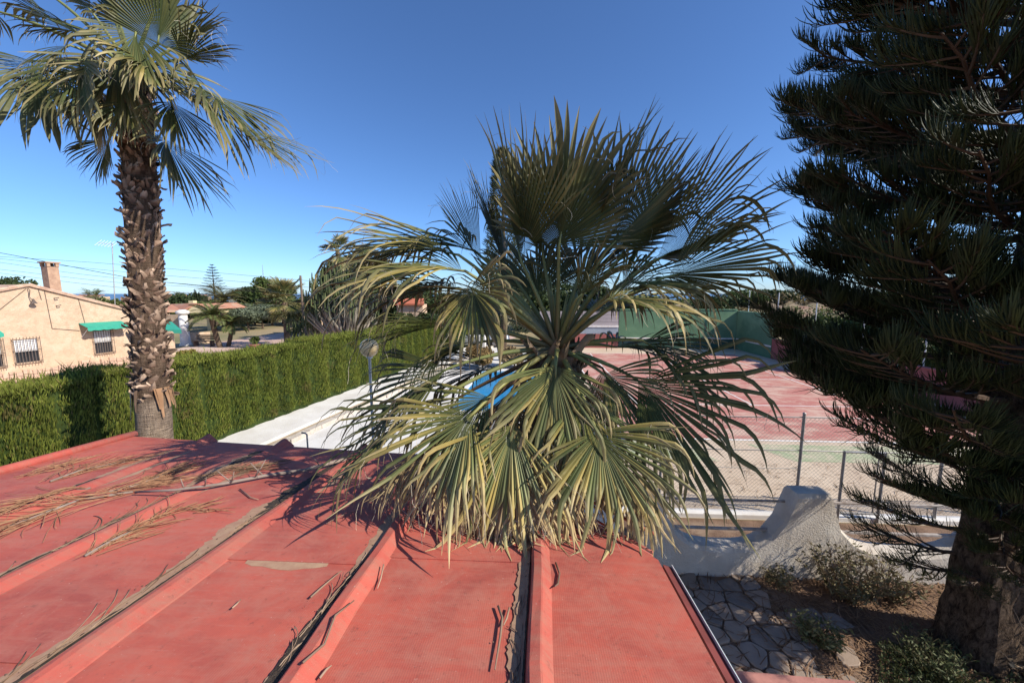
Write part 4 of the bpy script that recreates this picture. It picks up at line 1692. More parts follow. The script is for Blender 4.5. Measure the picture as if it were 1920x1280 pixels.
# top face and back edge
n = 70000
w = HW0 + (HW1 - HW0) * nr.uniform(0, 1, n) ** 1.3
pr, pi_ = plant_profile(w)
u = HU - 0.02 + 0.12 * pr - HT * nr.uniform(0, 1, n)
z = HH + _hoff[pi_] + 0.03 * pr + nr.normal(0, 0.03, n)
base = a2w(u, w, z - 0.10)
d = np.stack([nr.normal(0, 0.3, n), nr.normal(0, 0.3, n), np.ones(n)], axis=1)
d /= np.linalg.norm(d, axis=1, keepdims=True)
v2, f2, c2 = blades(base, d, nr.uniform(0.05, 0.12, n), nr.uniform(0.010, 0.022, n), hcol(n, _tone[pi_] * 0.7 + 0.3))
# stray shoots
n = 1500
w = HW0 + (HW1 - HW0) * nr.uniform(0, 1, n) ** 1.3
pr, pi_ = plant_profile(w)
u = HU + 0.1 - HT * nr.uniform(0, 1, n)
base = a2w(u, w, HH + _hoff[pi_] - 0.03)
d = np.stack([nr.normal(0, 0.35, n), nr.normal(0, 0.35, n), np.ones(n)], axis=1)
d /= np.linalg.norm(d, axis=1, keepdims=True)
v3, f3, c3 = blades(base, d, nr.uniform(0.12, 0.30, n), nr.uniform(0.010, 0.02, n), hcol(n, np.full(n, 0.7)))
o = np_mesh('foliage', np.vstack([v1, v2, v3]), np.vstack([f1, f2 + len(v1), f3 + len(v1) + len(v2)]), np.vstack([c1, c2, c3]), M['hedge_leaf'], hedge)
o['kind'] = 'stuff'
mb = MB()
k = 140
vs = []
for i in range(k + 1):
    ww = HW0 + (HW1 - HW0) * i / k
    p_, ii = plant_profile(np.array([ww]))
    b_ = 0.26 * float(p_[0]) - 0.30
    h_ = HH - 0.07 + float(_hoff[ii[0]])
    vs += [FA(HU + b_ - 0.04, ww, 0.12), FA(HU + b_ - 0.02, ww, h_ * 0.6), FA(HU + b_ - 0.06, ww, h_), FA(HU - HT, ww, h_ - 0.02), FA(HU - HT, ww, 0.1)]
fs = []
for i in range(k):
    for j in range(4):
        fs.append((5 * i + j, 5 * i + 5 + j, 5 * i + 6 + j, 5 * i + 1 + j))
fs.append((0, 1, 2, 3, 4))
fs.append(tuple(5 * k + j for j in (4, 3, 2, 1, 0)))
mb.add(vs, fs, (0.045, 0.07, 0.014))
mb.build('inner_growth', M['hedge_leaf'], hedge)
for i in range(20, 44):
    ww = _ed[i] + 0.35
    if ww > HW1:
        break
    mb = MB()
    mb.tube([FA(HU - 0.16, ww, 0), FA(HU - 0.15, ww + 0.03, 0.3), FA(HU - 0.2, ww, 0.7)], [0.05, 0.04, 0.03], 6, col=(0.14, 0.1, 0.07))
    mb.build('stem', M['bark_attr'], hedge)

# ------------------------------------------------------------------ peach villa behind the hedge
VU = -25.9                    # plane of its gable wall in the hedge frame


def vw(px):
    """position along the gable wall seen at photo column px (near eye level)"""
    r = ray(px, 600)
    # solve u(FA) = VU
    k = VU / (r.x * ca - r.y * sa)
    p = r * k
    return p.x * sa + p.y * ca


def vz(px, py, u=VU):
    r = ray(px, py)
    k = u / (r.x * ca - r.y * sa)
    return CZ + r.z * k


villa = empty('villa', FA(VU - 4, vw(60), 0), 'peach rendered villa with barred windows beyond the hedge', 'house')
w_ap, w_r = vw(62), vw(243)
z_ap, z_r = vz(62, 537), vz(222, 578)
slope = (z_ap - z_r) / (vw(222) - w_ap)
z_r = z_ap - slope * (w_r - w_ap)
w_l = w_ap - (w_r - w_ap) * 1.05
z_l = z_ap - slope * 0.8 * (w_ap - w_l)
DEP = 9.0
mb = MB()
mb.extrude([FA(VU, w_l, 0), FA(VU, w_r, 0), FA(VU, w_r, z_r), FA(VU, w_ap, z_ap), FA(VU, w_l, z_l)], FA(-DEP, 0))
mb.build('wall', M['villa'], villa)
# roof slabs with a tiled edge
rf = MB()
th = 0.07
ov = 0.10
for (wa, za, wb, zb) in ((w_ap, z_ap, w_r + 0.25, z_ap - slope * (w_r + 0.25 - w_ap)), (w_l, z_l, w_ap, z_ap)):
    rf.extrude([FA(VU + ov, wa, za + 0.015), FA(VU + ov, wb, zb + 0.015), FA(VU + ov, wb, zb + 0.015 + th), FA(VU + ov, wa, za + 0.015 + th)], FA(-DEP - 0.2, 0))
roof = rf.build('roof', M['tile_edge'], villa)
for i in range(24):
    t = i / 24
    wa = w_l + (w_r + 0.25 - w_l) * t
    wb = w_l + (w_r + 0.25 - w_l) * (t + 1 / 24)
    zz = lambda w_: (z_ap - slope * (w_ - w_ap)) if w_ > w_ap else (z_ap - slope * 0.8 * (w_ap - w_))
    mb = MB()
    mb.tube([FA(VU + ov - 0.05, wa, zz(wa) + th + 0.03), FA(VU + ov - 0.05, wb + 0.04, zz(wb + 0.04) + th + 0.02)], [0.07, 0.06], 8)
    mb.build('edge_tile', M['tile_edge'], roof)
# far roof ridge in red tiles seen over the left end
mb = MB()
mb.extrude([FA(VU - 0.8, w_l, z_ap - 0.25), FA(VU - 0.8, vw(18), z_ap + 0.0), FA(VU - 0.8, vw(18), z_ap + 0.12), FA(VU - 0.8, w_l, z_ap + 0.14)], FA(-5, 0))
mb.build('red_ridge', M['tile_red'], villa)
# chimney
cw0, cw1 = vw(79), vw(101)
cz0, cz1 = vz(85, 545, VU - 1.2), vz(85, 500, VU - 1.2)
mb = MB()
RA = Matrix.Rotation(-AZ_A, 3, 'Z')
cwm = (cw0 + cw1) / 2 + 0.92
mb.box(FA(VU - 1.2, cwm, (cz0 - 0.4 + cz1) / 2), (0.46, 0.42, cz1 - cz0 + 0.4), RA)
chim = mb.build('chimney', M['brick'], villa)
for dx in (-0.2, 0.2):
    for dy in (-0.16, 0.16):
        mb = MB()
        mb.box(FA(VU - 1.2 + dx, cwm + dy, cz1 + 0.09), (0.13, 0.12, 0.18), RA)
        mb.build('cap_leg', M['brick'], chim)
mb = MB()
mb.box(FA(VU - 1.2, cwm, cz1 + 0.215), (0.60, 0.56, 0.065), RA)
mb.build('cap', M['brick'], chim)
mb = MB()
mb.box(FA(VU - 1.2, cwm, cz1 + 0.06), (0.25, 0.2, 0.11), RA)
mb.build('flue', M['black'], chim)


def window(px0, px1, py0, py1, frame_parent):
    w0, w1 = vw(px0), vw(px1)
    z1, z0 = vz((px0 + px1) / 2, py0), vz((px0 + px1) / 2, py1)
    wm, zm = (w0 + w1) / 2, (z0 + z1) / 2
    W, H = w1 - w0, z1 - z0
    mb = MB()
    # reveal frame round a recessed opening
    for (dw_, dz_, sw_, sh_) in ((-W / 2 - 0.03, 0, 0.06, H + 0.12), (W / 2 + 0.03, 0, 0.06, H + 0.12), (0, H / 2 + 0.03, W, 0.06), (0, -H / 2 - 0.04, W + 0.2, 0.06)):
        mb.box(FA(VU + 0.012, wm + dw_, zm + dz_), (0.05, sw_, sh_), RA)
    win = mb.build('window', M['villa'], frame_parent)
    mb = MB()
    mb.box(FA(VU + 0.006, wm, zm), (0.02, W - 0.01, H - 0.01), RA)
    mb.build('pane', M['glass'], win)
    mb = MB()
    for k in range(7):
        mb.box(FA(VU + 0.022, wm, z1 - H * 0.03 - (k + 0.5) * H * 0.50 / 7), (0.014, W - 0.04, H * 0.5 / 7 * 0.9), RA)
    mb.build('shutter', M['shutter'], win)
    # iron grille standing proud
    nb = 9
    for k in range(nb):
        ww = w0 - 0.05 + (W + 0.1) * k / (nb - 1)
        mb = MB()
        mb.tube([FA(VU + 0.16, ww, z0 - 0.09), FA(VU + 0.16, ww, z1 + 0.10)], 0.012, 5)
        mb.build('grille_bar', M['iron'], win)
    for zz_ in (z0 + 0.02, zm + 0.02, z1 - 0.0):
        mb = MB()
        mb.tube([FA(VU + 0.03, w0 - 0.055, zz_), FA(VU + 0.16, w0 - 0.055, zz_), FA(VU + 0.16, w1 + 0.055, zz_), FA(VU + 0.03, w1 + 0.055, zz_)], 0.011, 5)
        mb.build('grille_rail', M['iron'], win)


window(17, 62, 636, 680, villa)
window(170, 203, 619, 662, villa)
window(-42, -8, 640, 690, villa)


def awning(px0, px1, py_top, py_bot, proj, label, u0=VU):
    w0, w1 = vw(px0), vw(px1)
    zt, zb = vz(px0, py_top), vz(px0, py_bot)
    aw = empty('awning', FA(u0 + 0.2, (w0 + w1) / 2, zb), label, 'awning')
    mb = MB()
    mb.extrude([FA(u0 + 0.02, w0, zt), FA(u0 + proj, w0, zb), FA(u0 + proj, w0, zb - 0.02), FA(u0 + 0.02, w0, zt - 0.02)], FA(0, w1 - w0))
    mb.build('canvas', M['awning'], aw)
    mb = MB()
    n = 14
    pts = [FA(u0 + proj + 0.004, w0 + (w1 - w0) * k / n, zb) for k in range(n + 1)]
    vs = pts + [p - ZU * (0.16 + 0.02 * math.sin(k * 2.2)) for k, p in enumerate(pts)]
    mb.add(vs, [(k, n + 1 + k, n + 2 + k, k + 1) for k in range(n)])
    mb.build('valance', M['awning'], aw)
    for ww in (w0 + 0.03, w1 - 0.03):
        mb = MB()
        mb.tube([FA(u0 + 0.02, ww, zt - 0.75), FA(u0 + proj - 0.02, ww, zb - 0.03)], 0.014, 5)
        mb.build('arm', M['white_metal'], aw)


awning(146, 226, 606, 614, 0.62, 'green canvas awning over the barred window')
awning(-70, -14, 615, 628, 0.6, 'green awning cut by the left picture edge')

# stone plinth of the villa, stone by stone
rr = random.Random(8)
pl = MB()
w = w_l
zt = 0.62
while w < w_r:
    L = rr.uniform(0.14, 0.34)
    z = 0.0
    while z < zt:
        h = rr.uniform(0.12, 0.24)
        if w > vw(-30):
            mb = MB()
            mb.bbox(FA(VU + 0.03, w + L / 2, z + h / 2), (0.09 + rr.uniform(0, 0.04), L - 0.015, h - 0.015), 0.02, RA)
            mb.build('plinth_stone', M['rock'], villa)
        z += h
    w += L
# wall lamp, cables and brackets
mb = MB()
a = FA(VU + 0.05, vw(60), vz(60, 540))
mb.tube([a, a + FA(0.12, 0.0, -0.1), FA(VU + 0.05, vw(60), vz(60, 556)), FA(VU + 0.14, vw(62), vz(62, 562))], 0.016, 5)
mb.lathe(FA(VU + 0.16, vw(64), vz(64, 569)), [(0.13, 0.0), (0.11, 0.03), (0.04, 0.16), (0.03, 0.22)], 10)
mb.build('wall_lamp', M['iron'], villa)
for pts in ([(91, 545), (95, 616)], [(152, 560), (158, 605)], [(95, 616), (146, 620)], [(0, 582), (58, 541)], [(80, 542), (83, 562)]):
    mb = MB()
    mb.tube([FA(VU + 0.02, vw(x), vz(x, y)) for x, y in pts], 0.013, 4)
    mb.build('cable', M['iron'], villa)
for (x, y) in ((107, 559), (109, 573)):
    mb = MB()
    q = FA(VU + 0.05, vw(x), vz(x, y))
    mb.tube([q - FA(0.04, 0), q + FA(0.08, 0), q + FA(0.08, 0.12, 0.03)], 0.022, 5)
    mb.build('bracket', M['iron'], villa)

# porch on the right end of the villa with its awning
porch = empty('porch', FA(VU + 0.5, vw(320), 0), 'peach porch with posts and low wall right of the palm trunk', 'porch')


def Vp(px, py, z=None, t=22.0):
    return P(px, py, t)


tpz = 21.5
for px_ in (322, 300):
    b = P(px_, 690, tpz)
    top = P(px_ - 3, 618, tpz)
    mb = MB()
    mb.bbox(V((b.x, b.y, (top.z + 0.0) / 2)), (0.36, 0.36, top.z), 0.02, RA)
    mb.build('post', M['villa'], porch)
b0, b1 = P(262, 700, tpz), P(334, 690, tpz)
mb = MB()
mb.extrude([V((b0.x, b0.y, 0)), V((b1.x, b1.y, 0)), V((b1.x, b1.y, 0.62)), V((b0.x, b0.y, 0.62))], FA(-0.25, 0))
mb.build('low_wall', M['rock'], porch)
q0, q1 = P(285, 603, tpz + 0.8), P(322, 603, tpz + 1.0)
aw = empty('awning', (q0.x, q0.y, q0.z), 'green canvas awning over the porch right of the palm trunk', 'awning')
mb = MB()
f0, f1 = P(278, 618, tpz - 0.6), P(340, 618, tpz - 0.4)
mb.add([q0, q1, f1, f0, q0 - ZU * 0.03, q1 - ZU * 0.03, f1 - ZU * 0.03, f0 - ZU * 0.03], [(0, 3, 2, 1), (4, 5, 6, 7), (0, 1, 5, 4), (1, 2, 6, 5), (3, 0, 4, 7)])
mb.build('canvas', M['awning'], aw)
mb = MB()
n = 12
pts = [f0.lerp(f1, k / n) for k in range(n + 1)]
mb.add(pts + [p - ZU * 0.2 for p in pts], [(k, n + 1 + k, n + 2 + k, k + 1) for k in range(n)])
mb.build('valance', M['awning'], aw)
# white chairs and red table on the porch
for k, (px_, py_, lab) in enumerate(((312, 652, 'white plastic chair beside the porch post'), (305, 664, 'white round chair in front of the other porch chair'))):
    b = P(px_, py_, tpz + 0.6 - 0.8 * k)
    ch = empty('garden_chair', (b.x, b.y, 0), lab, 'chair', 'chairs on the porch')
    mb = MB()
    mb.bbox((b.x, b.y, 0.66), (0.46, 0.44, 0.05), 0.02)
    mb.build('seat', M['shutter'], ch)
    mb = MB()
    mb.bbox((b.x, b.y + 0.2, 0.92), (0.46, 0.05, 0.5), 0.02)
    mb.build('backrest', M['shutter'], ch)
    for dx in (-0.19, 0.19):
        for dy in (-0.18, 0.18):
            mb = MB()
            mb.tube([(b.x + dx * 1.15, b.y + dy * 1.15, 0.0), (b.x + dx, b.y + dy, 0.64)], 0.022, 6)
            mb.build('leg', M['shutter'], ch)
b = P(316, 668, tpz - 1.2)
tb = empty('garden_table', (b.x, b.y, 0), 'red plastic table on the porch', 'table')
mb = MB()
mb.lathe((b.x, b.y, 0.70), [(0.42, 0), (0.44, 0.02), (0.42, 0.05)], 18)
mb.build('tabletop', M['red_plastic'], tb)
for k in range(4):
    a = k * math.pi / 2 + 0.6
    mb = MB()
    mb.tube([(b.x + 0.34 * math.cos(a), b.y + 0.34 * math.sin(a), 0), (b.x + 0.28 * math.cos(a), b.y + 0.28 * math.sin(a), 0.7)], 0.02, 6)
    mb.build('leg', M['red_plastic'], tb)
# ------------------------------------------------------------------ background plants and houses
nr = np.random.default_rng(31)
rng = random.Random(31)


def leaf_cloud(lobes, n, size, cols, up=0.25, flat=1.0):
    """lobes: (centre, (rx, ry, rz)); leaf quads scattered through their outer shells"""
    wts = np.array([l[1][0] * l[1][1] + l[1][0] * l[1][2] for l in lobes])
    idx = nr.choice(len(lobes), n, p=wts / wts.sum())
    c = np.array([tuple(l[0]) for l in lobes])[idx]
    r = np.array([tuple(l[1]) for l in lobes])[idx]
    d = nr.normal(size=(n, 3))
    d /= np.linalg.norm(d, axis=1, keepdims=True)
    # clumps: pull directions to a set of twig directions per lobe
    k = nr.normal(size=(len(lobes), 26, 3))
    k /= np.linalg.norm(k, axis=2, keepdims=True)
    pick = k[idx, nr.integers(0, 26, n)]
    d = d * 0.45 + pick * 0.75
    d /= np.linalg.norm(d, axis=1, keepdims=True)
    rad = nr.uniform(0.35, 1.0, n) ** 0.5 * nr.uniform(0.85, 1.10, n)
    p = c + d * r * rad[:, None]
    a = nr.normal(size=(n, 3)) + d * 0.5 + np.array([0, 0, up])
    a /= np.linalg.norm(a, axis=1, keepdims=True)
    b = np.cross(a, nr.normal(size=(n, 3)))
    b /= np.linalg.norm(b, axis=1, keepdims=True) + 1e-9
    s = size * nr.uniform(0.6, 1.4, n)[:, None]
    v = np.empty((n, 4, 3))
    v[:, 0] = p - a * s * 0.5
    v[:, 1] = p + b * s * 0.28 * flat
    v[:, 2] = p + a * s * 0.5
    v[:, 3] = p - b * s * 0.28 * flat
    f = np.arange(n * 4).reshape(n, 4)
    c0, c1 = np.array(cols[0]), np.array(cols[1])
    t = nr.uniform(0, 1, n)[:, None]
    cc = np.repeat(c0 * (1 - t) + c1 * t, 4, axis=0)
    return v.reshape(-1, 3), f, cc


def blob_lobes(c, rx, ry, rz, k):
    L = [(V(c), (rx * 0.72, ry * 0.72, rz * 0.75))]
    for i in range(k):
        a = rng.uniform(0, 6.28)
        e = rng.uniform(-0.5, 1.0)
        q = V(c) + V((math.cos(a) * rx * 0.6, math.sin(a) * ry * 0.6, e * rz * 0.55))
        f = rng.uniform(0.32, 0.55)
        L.append((q, (rx * f, ry * f, rz * f)))
    return L


def tree(name, label, cat, pos, h, rx, rz, cols, n=2500, size=0.3, trunk_r=0.12, group=None, lobes=7, bark=(0.12, 0.085, 0.06), mat='far_leaf', low=None):
    pos = V((pos[0], pos[1], pos[2] if len(pos) > 2 else 0.0))
    t = empty(name, pos, label, cat, group)
    cz = h - rz
    c = pos + V((0, 0, cz))
    v, f, cc = leaf_cloud(blob_lobes(c, rx, rx, rz, lobes), int(n * 2.1), size * 1.15, cols)
    np_mesh('crown', v, f, cc, M[mat], t)
    mb = MB()
    mb.tube([pos, pos + V((rng.uniform(-.05, .05) * h, 0, cz * 0.6)), c + V((0, 0, rz * 0.3))], [trunk_r * 1.25, trunk_r, trunk_r * 0.3], 7, col=bark)
    for k in range(4):
        a = rng.uniform(0, 6.28)
        mb.tube([pos + V((0, 0, cz * 0.7)), c + V((math.cos(a) * rx * 0.55, math.sin(a) * rx * 0.55, rz * rng.uniform(-0.2, 0.4)))], [trunk_r * 0.55, trunk_r * 0.12], 5, col=bark)
    mb.build('trunk', M['bark_attr'], t)
    return t


def pt(px, t, z=0.0):
    p = P(px, 600, t)
    return V((p.x, p.y, z))


def ztop(px, py, t):
    return P(px, py, t).z


DG = ((0.030, 0.052, 0.018), (0.075, 0.10, 0.032))
MG = ((0.055, 0.085, 0.022), (0.12, 0.155, 0.04))
OG = ((0.10, 0.125, 0.075), (0.19, 0.22, 0.14))
YG = ((0.09, 0.11, 0.03), (0.17, 0.19, 0.06))
BG = ((0.14, 0.11, 0.05), (0.26, 0.20, 0.10))

# ground level falls away beyond 80 m


def gz(p):
    r = math.hypot(p.x, p.y - 20)
    return 0.0 if r <= 80 else -(r - 80) * 0.0135


def far_tree(px, py_top, t, rx, rz, cols, label, name='tree', cat='tree', n=1800, size=0.4, group='trees in the distance', **kw):
    p = pt(px, t)
    p.z = gz(p)
    h = ztop(px, py_top, t) - p.z
    return tree(name, label, cat, p, h, rx, rz, cols, n, size, group=group, **kw)


far_tree(2, 508, 60, 5.0, 2.6, DG, 'dark round tree above the villa roof at the left edge', n=2200)
far_tree(63, 534, 62, 5.0, 1.9, DG, 'low dark tree just behind the villa chimney', n=1600)
far_tree(330, 546, 70, 5.0, 2.6, DG, 'dark domed tree right of the tall palm trunk', n=2400)
far_tree(306, 556, 75, 4.0, 2.3, MG, 'green tree partly behind the tall palm trunk', n=1600)
far_tree(357, 562, 66, 3.2, 2.0, MG, 'small green tree left of the distant cypresses', n=1400)
far_tree(478, 533, 62, 3.0, 1.9, DG, 'dark round tree left of the radio mast', n=2200)
far_tree(522, 518, 58, 3.1, 3.3, MG, 'taller leafy tree right of the radio mast', n=2800)
far_tree(470, 562, 55, 3.8, 2.3, MG, 'broad green tree above the olive grove', n=2200)
far_tree(440, 568, 60, 3.0, 2.0, YG, 'yellow green tree beside the distant araucaria', n=1500)
far_tree(600, 540, 50, 3.0, 2.8, DG, 'dark tree behind the utility pole', n=2000)
far_tree(560, 556, 52, 2.6, 2.2, DG, 'shadowy tree between fan palm and utility pole', n=1500)
far_tree(200, 556, 80, 3.0, 2.2, YG, 'pale bushy tree just left of the tall palm trunk', n=1200)
far_tree(648, 470, 36, 2.8, 3.2, DG, 'dark bushy tree behind the large candelabra cactus', n=3600)
far_tree(740, 520, 48, 4.2, 4.0, DG, 'dark tree behind the left fronds of the middle palm', n=2600)
far_tree(810, 535, 46, 4.5, 3.2, DG, 'dense dark tree over the orange roof', n=2600)
far_tree(880, 540, 44, 4.2, 3.2, MG, 'green tree behind the middle palm, left of its heart', n=2400)
far_tree(985, 500, 44, 4.0, 4.2, DG, 'dark tree right behind the heart of the middle palm', n=2800)
far_tree(1080, 515, 46, 4.2, 3.8, DG, 'dark tree behind the middle palm, right of its heart', n=2600)
far_tree(1190, 548, 48, 4.0, 2.8, MG, 'green tree behind the green court wall', n=2000)
far_tree(1345, 548, 52, 4.0, 2.4, DG, 'low dark tree over the corner of the court walls', n=1800)
far_tree(1395, 540, 60, 3.5, 2.2, MG, 'small round tree on the scrubby slope', n=1500)
far_tree(1440, 536, 70, 6.0, 2.6, DG, 'dark flat topped tree on the scrubby rise', n=2200)
far_tree(1520, 535, 64, 6.0, 3.0, BG, 'brownish dry tree beside the araucaria branches', n=1800)
far_tree(1620, 530, 60, 6.0, 3.5, MG, 'green tree glimpsed through the araucaria', n=1800)
far_tree(1760, 525, 62, 6.5, 3.6, DG, 'dark tree glimpsed low through the araucaria', n=1600)
far_tree(1880, 520, 64, 6.5, 3.6, MG, 'green tree behind the araucaria trunk', n=1400)

# distant wood that reads as one mass
vs_, fs_, cs_ = [], [], []
off = 0
for i in range(330):
    az = R_(rng.uniform(-62, 62))
    r = rng.uniform(85, 420)
    c = V((math.sin(az) * r, math.cos(az) * r, 0))
    c.z = gz(c) + rng.uniform(0.6, 1.6)
    R__ = rng.uniform(2.0, 5.0) * (0.7 + r / 500)
    v, f, cc = leaf_cloud([(c, (R__, R__, rng.uniform(1.2, 2.6)))], 130, 0.9 + r * 0.003, rng.choice((DG, MG, MG, YG)))
    vs_.append(v)
    fs_.append(f + off)
    cs_.append(cc)
    off += len(v)
o = np_mesh('distant_wood', np.vstack(vs_), np.vstack(fs_), np.vstack(cs_), M['far_leaf'])
tag(o, 'belt of low green trees and scrub along the horizon', 'wood', kind='stuff')

# scrubby brown rise beyond the court
mb = MB()
n1, n2 = 30, 12
vs, fs = [], []
for i in range(n1 + 1):
    for j in range(n2 + 1):
        x = 8 + 60 * i / n1
        y = 38 + 50 * j / n2
        e = math.sin(math.pi * i / n1) ** 0.6 * math.sin(math.pi * j / n2) ** 0.7
        vs.append(V((x + 0.25 * y - 8, y, e * (2.6 + 0.5 * math.sin(i * 1.3 + j) + 0.4 * math.sin(i * 2.9 - j * 1.7)) - 0.1)))
for i in range(n1):
    for j in range(n2):
        a = i * (n2 + 1) + j
        fs.append((a, a + n2 + 1, a + n2 + 2, a + 1))
mb.add(vs, fs)
M['rise'] = mat_plain('scrubby_earth', (0.36, 0.25, 0.17), (0.15, 0.145, 0.075), 0.35, 0.95, 0.6, 4, 0.1, c3=(0.30, 0.17, 0.12))
o = mb.build('rise', M['rise'], None, True)
tag(o, 'brown scrubby rise beyond the court', kind='structure')
v_, f_, c_ = [], [], []
off = 0
for i in range(150):
    x, y = rng.uniform(10, 60), rng.uniform(38, 80)
    zz = 1.2 + rng.uniform(-0.5, 1.0)
    R__ = rng.uniform(0.6, 1.5)
    v, f, cc = leaf_cloud([(V((x + 0.25 * y - 8, y, zz)), (R__, R__, R__ * 0.7))], 110, 0.32, rng.choice((DG, MG, BG, YG)))
    v_.append(v)
    f_.append(f + off)
    c_.append(cc)
    off += len(v)
o = np_mesh('scrub', np.vstack(v_), np.vstack(f_), np.vstack(c_), M['far_leaf'])
tag(o, 'low scrub covering the brown rise', 'scrub', kind='stuff')

# shrubs behind the low court wall
for k, (w, h, rx, cols, lab) in enumerate(((24.8, 3.2, 1.7, MG, 'glossy green shrub at the far end of the low red wall'), (22.0, 3.3, 1.8, MG, 'leafy green shrub second along the low red wall'),
                                           (18.8, 3.0, 1.8, DG, 'dark shrub midway along the low red wall'), (15.6, 2.9, 1.8, MG, 'green shrub over the near end of the low red wall'))):
    p = FB(17.6, w)
    tree('shrub', lab, 'shrub', p, h, rx, h * 0.48, cols, 2600, 0.2, 0.05, 'shrubs behind the low court wall', 8)
p = FB(18.5, 21.0)
tree('dry_tree', 'small tree with orange brown foliage behind the low red wall', 'tree', p, 4.4, 1.5, 1.2, ((0.22, 0.13, 0.03), (0.34, 0.21, 0.05)), 1500, 0.22, 0.09)

# olive grove
k = 0
for px_, t_ in ((465, 44), (492, 46), (448, 48), (478, 51), (510, 50), (530, 54), (455, 54), (500, 57)):
    p = pt(px_, t_)
    tree('olive_tree', 'grey green olive tree of the small grove, %s' % ('front left', 'front right', 'left of the front row', 'middle', 'right of the middle', 'right end', 'back left', 'back right')[k], 'olive tree', p,
         rng.uniform(2.7, 3.3), 2.0, 1.15, OG, 1900, 0.22, 0.09, 'olive trees behind the villa yard')
    k += 1

# conical conifer behind the middle palm
p = pt(944, 24)
ht = ztop(943, 296, 24)
cy = empty('tall_conifer', p, 'tall narrow conifer whose tip rises behind the middle palm', 'conifer')
n = 9000
zz = ht * (0.12 + 0.88 * nr.uniform(0, 1, n) ** 0.8)
rad = 0.30 + 1.55 * (1 - zz / ht) ** 0.75 * (0.75 + 0.25 * np.sin(zz * 4.2) ** 2)
rad[zz > ht * 0.97] *= 0.6
a = nr.uniform(0, 2 * np.pi, n)
rr_ = rad * nr.uniform(0.55, 1.0, n)
base = np.stack([p.x + np.cos(a) * rr_, p.y + np.sin(a) * rr_, zz], axis=1)
d = np.stack([np.cos(a) * 0.8, np.sin(a) * 0.8, nr.uniform(0.3, 1.2, n)], axis=1)
d /= np.linalg.norm(d, axis=1, keepdims=True)
t = nr.uniform(0, 1, n)[:, None]
v, f, c = blades(base, d, nr.uniform(0.18, 0.42, n), nr.uniform(0.03, 0.06, n), np.array([0.040, 0.055, 0.026]) * (1 - t) + np.array([0.11, 0.125, 0.055]) * t)
np_mesh('crown', v, f, c, M['far_leaf'], cy)
mb = MB()
mb.tube([p, p + V((0, 0, ht * 0.5)), p + V((0, 0, ht * 0.97))], [0.22, 0.14, 0.03], 8, col=(0.13, 0.09, 0.06))
mb.build('trunk', M['bark_attr'], cy)


# feather palms
def pinnate(L, n, wid, cols, arch=0.9):
    mb = MB()
    pts = []
    for k in range(13):
        t = k / 12
        pts.append(V((L * (t - 0.12 * arch * t * t), 0, L * (0.45 * t - 0.62 * arch * t * t))))
    mb.tube(pts, [0.03 * (1 - 0.85 * k / 12) for k in range(13)], 5, col=cols[2])
    for i in range(n):
        t = 0.12 + 0.88 * i / n
        f = t * 12
        j = min(11, int(f))
        p = pts[j].lerp(pts[j + 1], f - j)
        dd = (pts[j + 1] - pts[j]).normalized()
        for s in (-1, 1):
            dirv = (dd * 0.7 + V((0, s, 0.18))).normalized()
            l_ = wid * math.sin(math.pi * (0.12 + 0.8 * t)) * rng.uniform(0.85, 1.1)
            e = p + dirv * l_ - ZU * 0.12 * l_
            m_ = p + dirv * l_ * 0.5 + dd * 0.03
            m2 = p + dirv * l_ * 0.5 - dd * 0.03
            c = lc(cols[0], cols[1], rng.random())
            mb.add([p, m_, e, m2], [(0, 1, 2, 3)], c)
    me = mb.mesh('frond')
    me.materials.append(M['far_leaf'])
    return me


def put_frond(parent, me, loc, rz, pitch, k):
    o = bpy.data.objects.new('frond', me)
    COL.objects.link(o)
    o.parent = parent
    o.matrix_parent_inverse = pmat(parent).inverted()
    o.location = loc
    o.rotation_euler = (rng.uniform(-0.2, 0.2), -pitch, rz)
    o.scale = (k, k, k)


def feather_palm(name, label, p, h, L, nf, lean=(0, 0), tr=0.16, cols=None, group=None):
    cols = cols or ((0.07, 0.10, 0.03), (0.17, 0.19, 0.06), (0.20, 0.17, 0.07))
    t = empty(name, p, label, 'palm tree', group)
    top = V((p.x + lean[0], p.y + lean[1], p.z + h))
    mb = MB()
    pts = [V(p).lerp(top, k / 8) + V((lean[0] * 0.15 * math.sin(k / 8 * math.pi), 0, 0)) for k in range(9)]
    mb.tube(pts, [tr * (1.15 if k % 2 else 1.0) for k in range(9)], 10, col=(0.16, 0.115, 0.08))
    mb.build('trunk', M['bark_attr'], t)
    ms = [pinnate(L, 30, L * 0.28, cols, rng.uniform(0.75, 1.15)) for _ in range(4)]
    for i in range(nf):
        e = R_(rng.uniform(-28, 62))
        put_frond(t, ms[i % 4], top, i * 2.4 + rng.uniform(-.2, .2), e, rng.uniform(0.8, 1.1))
    return t


